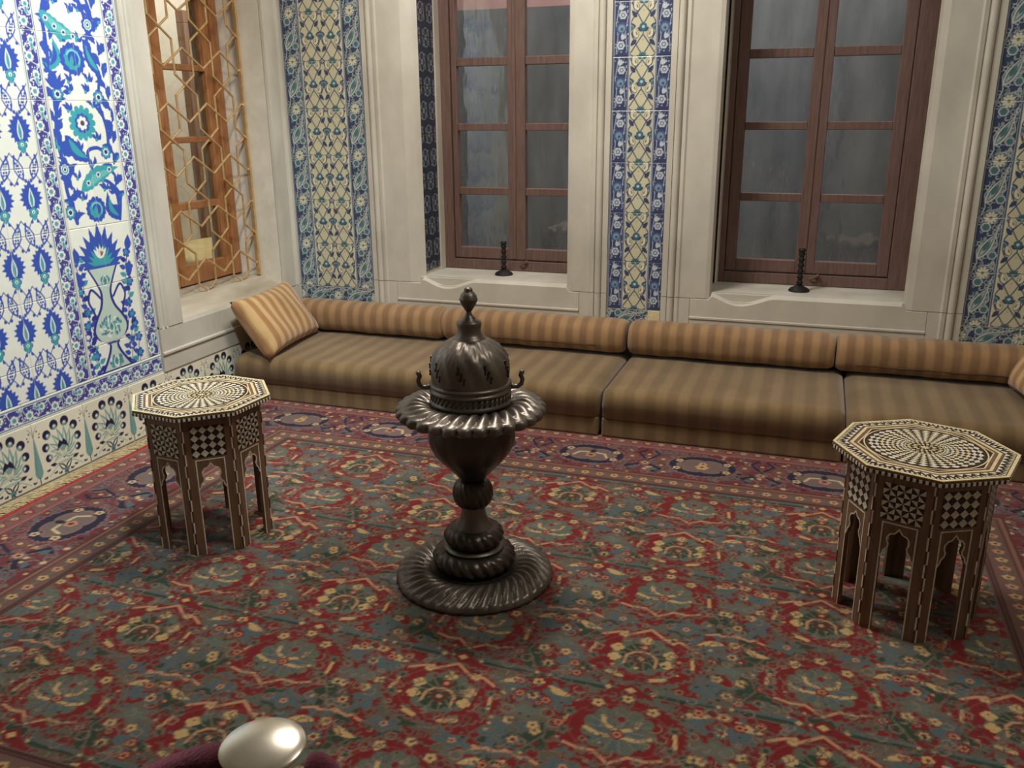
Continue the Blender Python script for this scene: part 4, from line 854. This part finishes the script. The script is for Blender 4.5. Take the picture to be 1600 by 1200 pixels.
# ------------------------------------------------------------------ divan, bolsters, pillows
def cushion_block(x0, x1, y0, y1, z0, z1, r, n=5, puff=0.0, wav=0.0, nx=28, seed=0):
    # rounded box cushion, subdivided along x with slight sag
    b = MB(); rr = random.Random(seed); prof = []
    for (cy, cz, a0) in ((y0 + r, z0 + 0.012, PI), (y0 + r, z1 - r, PI), (y1 - r, z1 - r, PI / 2), (y1 - r, z0 + 0.012, 0)):
        if cz < z0 + 0.02:
            prof.append((y0 if a0 == PI else y1, z0)); continue
        for k in range(n + 1):
            a = a0 - (PI / 2) * k / n; prof.append((cy + r * math.cos(a), cz + r * math.sin(a)))
    m = len(prof); vs = []; xs = [x0 + 0.0] + [x0 + r * (1 - math.cos(PI / 2 * k / 4)) for k in range(1, 5)] + [x0 + r + (x1 - x0 - 2 * r) * k / nx for k in range(1, nx)] + [x1 - r * (1 - math.cos(PI / 2 * k / 4)) for k in range(4, 0, -1)] + [x1]
    cy, cz = (y0 + y1) / 2, (z0 + z1) / 2
    for i, x in enumerate(xs):
        e = min(x - x0, x1 - x); sh = 0.0 if e >= r else r * (1 - math.sqrt(max(0, 1 - (1 - e / r) ** 2))) * 0.7
        w1 = wav * math.sin(x * 9 + seed) + wav * 0.6 * math.sin(x * 23 + seed * 2)
        for (y, z) in prof:
            yy = y + (sh if y < cy else -sh); zz = z - (sh if z > cz else 0)
            if z > cz: zz += puff * math.sin(PI * (y - y0) / (y1 - y0)) + w1
            if y < y0 + 0.01: yy += w1 * 0.6
            vs.append((x, yy, zz))
    k = len(xs); fs = [(i * m + j, i * m + (j + 1) % m, (i + 1) * m + (j + 1) % m, (i + 1) * m + j) for i in range(k - 1) for j in range(m)]
    fs += [list(range(m))[::-1], [(k - 1) * m + j for j in range(m)]]
    return b.add(vs, fs)
SX = [(-3.095, -0.937), (-0.925, 0.215), (0.218, 2.6)]
SL = ['low divan with brown striped cover beside the left wall', 'low divan with brown striped cover between the other two divans', 'low divan with brown striped cover behind the right inlaid table']
for i, (x0, x1) in enumerate(SX):
    t_ = thing('divan', ((x0 + x1) / 2, 4.4, 0), SL[i], 'divan', 'divans along the back wall')
    MB().box(x0 + 0.004, x1 - 0.004, 4.004, 4.800, 0.0, 0.100).build('divan_base', 'seat', t_, world=True, bevel=0.010, seg=3)
    cushion_block(x0, x1, 3.995, 4.802, 0.101, 0.243, 0.052, 6, 0.010, 0.0016, max(10, int((x1 - x0) / 0.05)), i + 1).build('mattress', 'seat', t_, world=True, smooth=True)
BX = [(-3.085, -2.062), (-2.052, -0.944), (-0.926, 0.160), (0.166, 1.30)]
BLab = ['striped bolster cushion in the room corner, partly behind the pillow', 'striped bolster cushion behind the bronze brazier, left of the narrow tile column', 'striped bolster cushion below the right window, third from the corner', 'striped bolster cushion at the right edge, fourth from the corner']
for i, (x0, x1) in enumerate(BX):
    b = MB(); n = 28; vs = []; xs = [x0 + 0.0, x0 + 0.004, x0 + 0.014, x0 + 0.030] + [x0 + 0.03 + (x1 - x0 - 0.06) * k / 40 for k in range(1, 40)] + [x1 - 0.030, x1 - 0.014, x1 - 0.004, x1]
    cz, cy, ry, rz = 0.348, 4.712, 0.104, 0.094
    for x in xs:
        e = min(x - x0, x1 - x); sc = 0.80 + 0.20 * min(1, math.sqrt(e / 0.03)); w1 = 0.0016 * math.sin(x * 17 + i) + 0.001 * math.sin(x * 41)
        for j in range(n):
            a = 2 * PI * j / n; c_, s_ = math.cos(a), math.sin(a)
            q = lambda v: math.copysign(abs(v) ** 0.80, v)
            vs.append((x, cy + (ry * sc + w1) * q(c_), cz + (rz * sc + w1) * q(s_)))
    k = len(xs); b.add(vs, [(a_ * n + j, a_ * n + (j + 1) % n, (a_ + 1) * n + (j + 1) % n, (a_ + 1) * n + j) for a_ in range(k - 1) for j in range(n)] + [list(range(n))[::-1], [(k - 1) * n + j for j in range(n)]])
    t_ = thing('bolster', ((x0 + x1) / 2, cy, 0.254), BLab[i], 'bolster', 'bolsters along the back wall')
    b.build('cover', 'bolster', t_, world=True, smooth=True)
    if i in (1, 3): tag(MB().tube([(x0 + 0.10 + (x1 - x0 - 0.26) * s / 20, cy - 0.098, 0.306 + 0.002 * math.sin(s)) for s in range(21)], 0.0035, 6).build('piping', 'piping', t_, world=True, smooth=True), 'dark piping along the seam')
def pillow(loc, ex, ey, ez, W, H, T, label, name='pillow', m='pillow'):
    # local: y along width, z along height, x thickness
    t_ = thing(name, loc, label, 'pillow'); b = MB(); n = 22; vs = []
    for sd in (1, -1):
        for j in range(n + 1):
            for i in range(n + 1):
                u, v = -1 + 2 * i / n, -1 + 2 * j / n
                cor = 1 - 0.10 * (1 - abs(u)) * 1.0; cor2 = 1 - 0.10 * (1 - abs(v))
                th = T / 2 * (max(0, 1 - u ** 4) * max(0, 1 - v ** 4)) ** 0.42 * (1 + 0.06 * math.sin(5 * u + 3 * v))
                vs.append((sd * th, u * W / 2 * (0.93 + 0.07 * v * v), (v * H / 2) * (0.92 + 0.08 * u * u)))
    k = (n + 1) ** 2; fs = []
    for sd in (0, 1):
        for j in range(n):
            for i in range(n):
                a_ = sd * k + j * (n + 1) + i; fs.append((a_, a_ + 1, a_ + n + 2, a_ + n + 1))
    b.add(vs, fs); me = b.mesh('cover', m); bm = bmesh.new(); bm.from_mesh(me); bmesh.ops.remove_doubles(bm, verts=bm.verts, dist=0.0006); bmesh.ops.recalc_face_normals(bm, faces=bm.faces); bm.to_mesh(me); bm.free()
    o = link('cover', me, t_, True); Mx = Matrix((ex, ey, ez)).transposed().to_4x4()
    o.matrix_local = Matrix.Translation(Vector(ez) * (H / 2 - 0.006)) @ Mx; return t_
B0, B1 = Vector((-2.855, 4.03, 0.25)), Vector((-2.925, 4.60, 0.25)); T0 = Vector((-3.040, 3.975, 0.53))
ey = (B1 - B0).normalized(); ez = (T0 - B0); ez = (ez - ey * ez.dot(ey)).normalized(); ex = ey.cross(ez).normalized()
pillow((B0 + B1) / 2 + Vector((0.045, -0.01, 0.02)) - ex * 0.02, ex, ey, ez, 0.66, 0.38, 0.165, 'tan striped square pillow leaning on the left wall')
exr = Vector((-0.90, -0.15, 0.42)).normalized(); eyr = Vector((0.12, -0.99, 0.0)); eyr = (eyr - exr * eyr.dot(exr)).normalized()
pillow((1.010, 4.385, 0.262), exr, eyr, exr.cross(eyr), 0.46, 0.32, 0.15, 'small tan cushion just showing at the right edge')

# ------------------------------------------------------------------ candlesticks on the sills
for x, y, hh, lb in ((-1.800, 5.04, 0.205, 'small black metal candlestick on the sill of the window nearest the corner'), (-0.050, 5.02, 0.235, 'small black metal candlestick on the sill of the window near the right edge')):
    t_ = thing('candlestick', (x, y, 0.599), lb, 'candlestick', 'black candlesticks on the window sills')
    MB().lathe([(0.056, 0.0), (0.057, 0.006), (0.048, 0.016), (0.028, 0.026), (0.018, 0.034)], 24).build('foot', 'black', t_, smooth=True, autosmooth=50)
    pr = [(0.0165, 0.033)]; z = 0.04
    while z < hh - 0.03: pr += [(0.015, z), (0.019, z + 0.008), (0.0125, z + 0.016), (0.012, z + 0.026)]; z += 0.032
    MB().lathe(pr + [(0.013, hh - 0.02)], 16).build('stem', 'black', t_, smooth=True); MB().lathe([(0.013, hh - 0.021), (0.019, hh - 0.012), (0.018, hh), (0.010, hh)], 16).build('socket', 'black', t_, smooth=True)

# ------------------------------------------------------------------ bronze brazier
UX, UY = -1.025, 2.530
br = thing('brazier', (UX, UY, 0.0), 'tall dark bronze brazier with domed lid and fluted rim', 'brazier')
def part(nm, prof, lobes=0, n=None, m='bronze', lab=None):
    o = MB().lathe(prof, n or (max(48, lobes * 8)), lobes).build(nm, m, br, smooth=True, autosmooth=70); return tag(o, lab) if lab else o
tw = lambda k, s: k * s
P = []
for i in range(15):
    s = i / 14; r = 0.146 + 0.120 * s; z = 0.040 + 0.020 * math.sin(PI * min(1, s * 1.05)) - 0.012 * s
    P.append((r, z, 0.012 + 0.020 * s, 0.30 * s, 0.020 * math.sin(PI * s * 0.9)))
for i in range(1, 7):
    a = PI / 2 * i / 6; P.append((0.266 + 0.008 * math.sin(a * 2) , 0.028 - 0.027 * math.sin(a), 0.024 * (1 - 0.4 * i / 6), 0.30, 0.0))
P.append((0.254, 0.0, 0.0, 0.30))
part('base_plate', P, 38, 38 * 8, 'bronze')
def torus_prof(r0, zc, dr, dz, am, twist, n=12):
    return [(r0 + dr * math.sin(PI * i / n), zc - dz * math.cos(PI * i / n), am * math.sin(PI * i / n), twist * i / n) for i in range(n + 1)]
part('lower_ring', [(0.150, 0.040), (0.152, 0.046)] + torus_prof(0.098, 0.078, 0.045, 0.036, 0.10, 0.5), 22, None, 'bronze_shaded')
part('collar', [(0.085, 0.113), (0.102, 0.115), (0.106, 0.120), (0.102, 0.126), (0.085, 0.128)])
part('upper_ring', torus_prof(0.062, 0.159, 0.041, 0.033, 0.10, 0.6), 18, None, 'bronze_shaded')
part('neck', [(0.066, 0.190), (0.062, 0.198), (0.052, 0.212), (0.045, 0.230), (0.041, 0.252), (0.043, 0.264), (0.040, 0.270)], 0, 40, 'bronze')
part('knob', torus_prof(0.038, 0.316, 0.031, 0.049, 0.10, 0.9), 18, None, 'bronze_shaded')
part('bowl', [(0.036, 0.362, 0, 0), (0.046, 0.376, 0.02, 0), (0.064, 0.395, 0.03, 0.05), (0.084, 0.417, 0.03, 0.1), (0.106, 0.440, 0.03, 0.14), (0.127, 0.466, 0.025, 0.18), (0.142, 0.496, 0.03, 0.22), (0.147, 0.520, 0.025, 0.24), (0.146, 0.542, 0.01, 0.26), (0.143, 0.570, 0, 0.28), (0.136, 0.602, 0, .3)], 14, 14 * 10, 'bronze_shaded')
P = []
for i in range(13):
    s = i / 12; P.append((0.126 + 0.104 * s, 0.634 + 0.016 * math.sin(PI * s) + 0.002 * s, 0.010 + 0.03 * s, 0.22 * s, 0.022 * math.sin(PI * s * 0.95)))
for i in range(1, 9):
    a = PI * i / 8; P.append((0.228 + 0.019 * math.sin(a), 0.618 + 0.018 * math.cos(a), 0.075, 0.22 + 0.03 * i / 8, 0.0))
for i in range(1, 5): P.append((0.228 - 0.024 * i, 0.600 + 0.001 * i, 0.06 * (1 - i / 4), 0.25))
part('rim_plate', P, 30, 30 * 8, 'bronze')
part('lid_band', [(0.124, 0.640), (0.134, 0.644), (0.137, 0.650), (0.134, 0.656), (0.130, 0.660), (0.130, 0.684), (0.135, 0.687), (0.137, 0.691), (0.134, 0.696), (0.131, 0.698), (0.131, 0.704), (0.136, 0.707), (0.1365, 0.712), (0.130, 0.717), (0.120, 0.718)], 0, 64)
b = MB()
for k in range(44):
    a = 2 * PI * k / 44; b.tube([(0.1305 * math.cos(a + q * 0.10), 0.1305 * math.sin(a + q * 0.10), 0.661 + 0.022 * q) for q in (0, 0.5, 1)], 0.0036, 5)
tag(b.build('rope_relief', 'bronze', br, smooth=True), 'slanting relief on the lid band')
part('dome', [(0.126, 0.716, 0.0, 0), (0.128, 0.730, 0.02, 0.02), (0.1295, 0.752, 0.045, 0.08), (0.129, 0.774, 0.065, 0.15), (0.125, 0.796, 0.085, 0.24), (0.116, 0.815, 0.10, 0.34), (0.101, 0.832, 0.11, 0.46), (0.083, 0.845, 0.11, 0.58), (0.066, 0.855, 0.07, 0.68), (0.050, 0.862, 0.0, 0.76)], 16, 16 * 12)
b = MB()
for k in range(9):
    a0 = 2 * PI * k / 9 + 0.05
    for zz, da in ((0.742, 0), (0.754, -0.055), (0.754, 0.055), (0.764, 0), (0.774, -0.05), (0.774, 0.05), (0.784, 0.0), (0.794, 0.02)):
        a = a0 + da + (zz - 0.74) * -3.0; r = 0.1325 if zz < 0.780 else 0.1295
        n_ = Vector((math.cos(a), math.sin(a), 0.15)).normalized(); tx = Vector((-math.sin(a), math.cos(a), 0)); tz = n_.cross(tx)
        c = Vector((r * math.cos(a), r * math.sin(a), zz)); ring = [c + n_ * 0.001 + (tx * math.cos(q) * 0.0034 + tz * math.sin(q) * 0.0052) for q in [2 * PI * i / 8 for i in range(8)]]
        ring2 = [p_ - n_ * 0.012 for p_ in ring]; b.add(ring + ring2, [list(range(8))] + [[i, 8 + i, 8 + (i + 1) % 8, (i + 1) % 8] for i in range(8)])
tag(b.build('hole_shade', 'ebony', br), 'small dark leaf shapes painting the shade of holes in the dome', None, None, 'stuff')  # dark plugs give the shade of holes by colour; dome is uncut
part('lid_neck', [(0.056, 0.856), (0.055, 0.861), (0.047, 0.867), (0.040, 0.876), (0.037, 0.888), (0.040, 0.902), (0.041, 0.910), (0.038, 0.917), (0.022, 0.921), (0.021, 0.927), (0.014, 0.932), (0.009, 0.944), (0.009, 0.950)], 0, 40)
part('finial', [(0.009, 0.948), (0.015, 0.957), (0.024, 0.972), (0.029, 0.984), (0.0305, 0.987), (0.029, 0.990), (0.026, 1.000), (0.019, 1.010), (0.014, 1.013), (0.0145, 1.017), (0.012, 1.023), (0.008, 1.026)], 0, 32)
for s_ in (-1, 1):
    a = math.radians(20); d = Vector((math.cos(a), math.sin(a), 0)) * s_
    pts = [d * r + Vector((0, 0, z)) for r, z in ((0.128, 0.701), (0.140, 0.694), (0.155, 0.694), (0.168, 0.703), (0.172, 0.718), (0.166, 0.732), (0.170, 0.744), (0.176, 0.748))]
    MB().tube(pts, [0.009, 0.009, 0.0085, 0.008, 0.0075, 0.008, 0.009, 0.005], 10).build('handle', 'bronze', br, smooth=True)

# ------------------------------------------------------------------ inlaid octagonal tables
def ribbon(b, pts, w, fn, d0, d1, mi=0):
    P = [Vector((p[0], p[1])) for p in pts]
    for A, Bq in zip(P[:-1], P[1:]):
        d = (Bq - A)
        if d.length < 1e-6: continue
        d.normalize(); nrm = Vector((-d.y, d.x)) * w / 2; e = d * w * 0.35
        b.prism([tuple(A - e + nrm), tuple(A - e - nrm), tuple(Bq + e - nrm), tuple(Bq + e + nrm)], fn, d0, d1, mi)
INL = {}
def make_table(loc, rz, rt, label):
    t_ = thing('octagonal_table', loc, label, 'side table', 'inlaid octagonal side tables', rz)
    R, HB, ZT = 0.219, 0.534, 0.556; ap = R * math.cos(PI / 8); hw = R * math.sin(PI / 8)
    w = 0.046
    half = [(w, 0.0), (w, 0.258), (0.86 * w, 0.268), (0.80 * w, 0.280), (0.62 * w, 0.290), (0.56 * w, 0.302), (0.66 * w, 0.314), (0.66 * w, 0.326), (0.50 * w, 0.338), (0.24 * w, 0.342), (0.14 * w, 0.348), (0, 0.358)]
    for k in range(8):
        a = (k + 0.5) * PI / 4; n_ = Vector((math.cos(a), math.sin(a), 0)); tx = Vector((-math.sin(a), math.cos(a), 0))
        fn = lambda s, z, d, n_=n_, tx=tx: tuple(n_ * (ap + d) + tx * s + Vector((0, 0, z)))
        out = [(-hw, 0), (-w, 0)] + [(-p_, q) for p_, q in half[1:]] + [(p_, q) for p_, q in half[-2::-1]] + [(hw, 0), (hw, HB), (-hw, HB)]
        o = MB().prism(out, fn, -0.013, 0.0).build('side_panel', 'walnut', t_)
        b = MB(); ribbon(b, [(-w - 0.003, 0.001), (-w - 0.003, 0.372), (w + 0.003, 0.372), (w + 0.003, 0.001)], 0.0042, fn, -0.001, 0.0008)
        ribbon(b, [(-p_ * 1.04, q) for p_, q in half[1:]] + [(p_ * 1.04, q + (0.0 if p_ else 0.003)) for p_, q in half[-2:0:-1]], 0.0042, fn, -0.001, 0.001)
        tag(b.build('stringing', 'pearl', o), 'pale inlaid line around the arch')
        z0, z1, pw = 0.382, 0.500, 0.059
        b = MB(); b.prism([(-pw, z0), (pw, z0), (pw, z1), (-pw, z1)], fn, -0.001, 0.0006); tag(b.build('inlay_ground', 'ebony', o), 'dark ground of the inlay')
        rot = Matrix((tx, Vector((0, 0, 1)), n_)).transposed().to_4x4()
        def piece(key, poly, s, z, ang=0.0):
            if key not in INL:
                b_ = MB(); b_.prism(poly, lambda p_, q, d: (p_, q, d), -0.0004, 0.0010); INL[key] = b_.mesh('inlay_piece', 'pearl')
            q = bpy.data.objects.new('inlay_piece', INL[key]); COL.objects.link(q); q.parent = o
            q.matrix_local = Matrix.Translation(fn(s, z, 0.0003)) @ rot @ Matrix.Rotation(ang, 4, 'Z')
        if k % 2 == 0:
            px_, pz_ = 2 * pw / 4, (z1 - z0) / 4
            for j in range(4):
                for i in range(4): piece('d', [(0, -pz_ * 0.48), (px_ * 0.48, 0), (0, pz_ * 0.48), (-px_ * 0.48, 0)], -pw + (i + 0.5) * px_, z0 + (j + 0.5) * pz_)
        else:
            c = 2 * pw / 3; cz = (z1 - z0) / 3
            for j in range(3):
                for i in range(3):
                    for g in range(4): piece('t', [(0.0006, 0.0004), (c * 0.485, 0.0004), (c * 0.485, c * 0.475)], -pw + (i + 0.5) * c, z0 + (j + 0.5) * cz, g * PI / 2 + ((i + j) % 2) * 0.0)
    # corner edging of alternating light and dark slips
    for k in range(8):
        a = k * PI / 4; bl, bd = MB(), MB()
        for j in range(12):
            zA, zB = 0.002 + j * 0.0443, 0.002 + (j + 1) * 0.0443 - 0.001
            for s_ in (-1, 1):
                aa = a + s_ * PI / 8; n_ = Vector((math.cos(aa), math.sin(aa), 0)); tx = Vector((-math.sin(aa), math.cos(aa), 0)) ; c = Vector((R * math.cos(a), R * math.sin(a), 0))
                fn = lambda u, z, d, c=c, tx=tx, n_=n_, s_=s_: tuple(c + tx * (s_ * u) + n_ * d + Vector((0, 0, z)))
                (bl if (j + (s_ > 0)) % 2 else bd).prism([(0.0002, zA), (0.0050, zA), (0.0050, zB), (0.0002, zB)], fn, -0.001, 0.0011)
        tag(bl.build('edge_slips', 'pearl', t_), 'pale slips along the corner edge', None, None, 'stuff'); tag(bd.build('edge_slips', 'brown_inlay', t_), 'dark slips along the corner edge', None, None, 'stuff')
    # top
    oc = lambda r: [(r * math.cos(k * PI / 4), r * math.sin(k * PI / 4)) for k in range(8)]
    f3 = lambda a, b_, d: (a, b_, d)
    top = MB().prism(oc(rt), f3, HB + 0.0005, ZT).build('table_top', 'walnut', t_, bevel=0.002)
    bl, bd = MB(), MB()
    for k in range(8):
        A, Bq = Vector(oc(rt)[k]), Vector(oc(rt)[(k + 1) % 8]); nrm = ((A + Bq) / 2).normalized(); N = 24
        for j in range(N):
            P0, P1 = A.lerp(Bq, j / N), A.lerp(Bq, (j + 1) / N); q = nrm * 0.002
            (bl if j % 2 else bd).prism([tuple(P0), tuple(P1), tuple(P1 + q), tuple(P0 + q)], f3, HB + 0.003, ZT - 0.009)
    tag(bl.build('edge_teeth', 'pearl', top), None, None, None, 'stuff'); tag(bd.build('edge_teeth', 'ebony', top), None, None, None, 'stuff')
    def ringband(r0, r1, m, z, nm, lab=None):
        b = MB(); A, Bq = oc(r0), oc(r1)
        for k in range(8): b.prism([A[k], A[(k + 1) % 8], Bq[(k + 1) % 8], Bq[k]], f3, ZT - 0.001, ZT + z)
        o = b.build(nm, m, top); return tag(o, lab) if lab else o
    ringband(rt * 0.965, rt * 1.003, 'ivory', 0.0012, 'rim_line', 'pale line around the rim')
    ringband(rt * 0.835, rt * 0.965, 'ebony', 0.0004, 'border_ground'); ringband(rt * 0.775, rt * 0.812, 'ivory', 0.0012, 'octagon_line', 'pale inner octagon line')
    ringband(rt * 0.735, rt * 0.765, 'walnut', 0.0008, 'octagon_band'); ringband(rt * 0.715, rt * 0.732, 'ivory', 0.0010, 'octagon_line')
    b = MB(); b2 = MB()
    for k in range(8):
        A, Bq = Vector(oc(rt * 0.845)[k]), Vector(oc(rt * 0.845)[(k + 1) % 8]); C_, D_ = Vector(oc(rt * 0.955)[k]), Vector(oc(rt * 0.955)[(k + 1) % 8]); N = 7
        for j in range(N):
            i0, i1, im = j / N, (j + 1) / N, (j + 0.5) / N
            b.prism([tuple(A.lerp(Bq, i0 + .006)), tuple(A.lerp(Bq, i1 - .006)), tuple(A.lerp(Bq, im).lerp(C_.lerp(D_, im), 0.52))], f3, ZT - 0.0002, ZT + 0.0012)
            b.prism([tuple(C_.lerp(D_, i0 + .006)), tuple(C_.lerp(D_, im - .01)), tuple(A.lerp(Bq, i0 + .006).lerp(C_.lerp(D_, i0 + .006), 0.45))], f3, ZT - 0.0002, ZT + 0.0012)
            b2.prism([tuple(C_.lerp(D_, im + .012)), tuple(C_.lerp(D_, i1 - .012)), tuple(A.lerp(Bq, im + .02).lerp(C_.lerp(D_, im + .02), 0.6))], f3, ZT - 0.0002, ZT + 0.0011)
    tag(b.build('border_triangles', 'pearl', top), 'pale triangles in the border', None, None, 'stuff'); tag(b2.build('border_triangles', 'ivory', top), 'yellowish triangles in the border', None, None, 'stuff')
    b = MB(); b.prism(oc(rt * 0.714), f3, ZT - 0.0004, ZT + 0.0003); tag(b.build('centre_ground', 'ebony', top), 'dark ground of the central rosette')
    def circ(r0, r1, m, z=0.0009, n=72):
        b = MB()
        for i in range(n):
            a0, a1 = 2 * PI * i / n, 2 * PI * (i + 1) / n
            b.prism([(r0 * math.cos(a0), r0 * math.sin(a0)), (r1 * math.cos(a0), r1 * math.sin(a0)), (r1 * math.cos(a1), r1 * math.sin(a1)), (r0 * math.cos(a1), r0 * math.sin(a1))], f3, ZT, ZT + z)
        b.build('ring_line', m, top)
    q = rt / 0.262
    circ(0.169 * q, 0.173 * q, 'ivory'); circ(0.160 * q, 0.163 * q, 'brown_inlay'); circ(0.0535 * q, 0.057 * q, 'ivory')
    N = 32; rr = [0.058, 0.070, 0.083, 0.097, 0.112, 0.127, 0.143, 0.160]
    for i in range(7):
        b = MB(); r0, r1 = rr[i] * q, rr[i + 1] * q; rm = (r0 + r1) / 2
        for j in range(N):
            a = 2 * PI * j / N + i * 0.0; da = PI / N * 0.95
            pt = lambda r, t: (r * math.cos(t), r * math.sin(t))
            b.prism([pt(r0, a), pt(rm, a + da), pt(r1, a), pt(rm, a - da)], f3, ZT, ZT + 0.0012)
        tag(b.build('rosette_ring', 'ivory' if i in (2, 4) else 'pearl', top), None, None, None, 'stuff')
    for i in range(3):
        b = MB(); n2 = (8, 14, 20)[i]; r0, r1 = ((0.0, 0.018), (0.020, 0.036), (0.038, 0.052))[i]; r0 *= q; r1 *= q
        for j in range(n2):
            a = 2 * PI * j / n2; da = PI / n2 * (0.7 if i else 0.75); rm = (r0 + r1) / 2
            b.prism([(r0 * math.cos(a), r0 * math.sin(a)), (rm * math.cos(a + da), rm * math.sin(a + da)), (r1 * math.cos(a), r1 * math.sin(a)), (rm * math.cos(a - da), rm * math.sin(a - da))], f3, ZT, ZT + 0.0012)
        tag(b.build('rosette_ring', 'ivory', top), None, None, None, 'stuff')
    return t_
make_table((0.384, 2.776, 0.0), math.radians(-85.6), 0.268, 'octagonal inlaid wooden side table at the right, before the divan')
make_table((-2.118, 2.540, 0.0), math.radians(-71.7), 0.258, 'octagonal inlaid wooden side table beside the blue tiled left wall')

# ------------------------------------------------------------------ barrier post and rope
SPX, SPY = -0.414, 0.521
st = thing('stanchion', (SPX, SPY, -0.012), 'polished pale metal barrier post with flat round cap at the bottom edge', 'barrier post')
MB().lathe([(0.15, 0.0), (0.152, 0.012), (0.12, 0.026), (0.04, 0.040), (0.022, 0.05)], 40).build('foot', 'steel', st, smooth=True); MB().lathe([(0.020, 0.048), (0.020, 0.985)], 24).build('post', 'steel', st, smooth=True, autosmooth=50)
MB().lathe([(0.024, 0.955), (0.027, 0.958), (0.027, 0.992), (0.024, 0.996)], 24).build('collar', 'steel', st, smooth=True, autosmooth=40)
o = MB().lathe([(0.020, 1.024), (0.034, 1.0335), (0.0372, 1.0372), (0.0374, 1.0386), (0.036, 1.0396), (0.029, 1.0416), (0.018, 1.0436), (0.008, 1.0444), (0.001, 1.0446)], 48).build('cap', 'steel', st, smooth=True)
MB().lathe([(0.013, 0.99), (0.013, 1.026)], 16).build('cap_stem', 'steel', st, smooth=True, autosmooth=40)
for nm, pts, lb in (('velvet_rope', [(-0.447, 0.523, 0.985), (-0.465, 0.522, 0.988), (-0.50, 0.520, 0.972), (-0.56, 0.517, 0.935), (-0.66, 0.515, 0.875), (-0.82, 0.51, 0.80), (-1.05, 0.50, 0.745), (-1.3, 0.5, 0.72)], 'burgundy velvet rope running left from the barrier post'),
                    ('velvet_rope', [(-0.386, 0.538, 0.986), (-0.376, 0.541, 0.984), (-0.366, 0.535, 0.968), (-0.350, 0.515, 0.930), (-0.325, 0.48, 0.86), (-0.28, 0.42, 0.79), (-0.2, 0.33, 0.74), (-0.08, 0.2, 0.72)], 'burgundy velvet rope dropping right from the barrier post')):
    t_ = thing(nm, pts[0], lb, 'rope', 'velvet ropes of the barrier'); P = np.array(pts); sm = []
    for i in range(len(P) - 1):
        a_, b_, c_, d_ = P[max(i - 1, 0)], P[i], P[i + 1], P[min(i + 2, len(P) - 1)]
        for t in np.linspace(0, 1, 6, endpoint=False): sm.append(tuple(0.5 * (2 * b_ + (c_ - a_) * t + (2 * a_ - 5 * b_ + 4 * c_ - d_) * t * t + (3 * b_ - a_ - 3 * c_ + d_) * t ** 3)))
    sm.append(tuple(P[-1])); MB().tube(sm, [0.016 + 0.006 * min(1, i / 4) for i in range(len(sm))], 16).build('cord', 'velvet', t_, world=True, smooth=True)
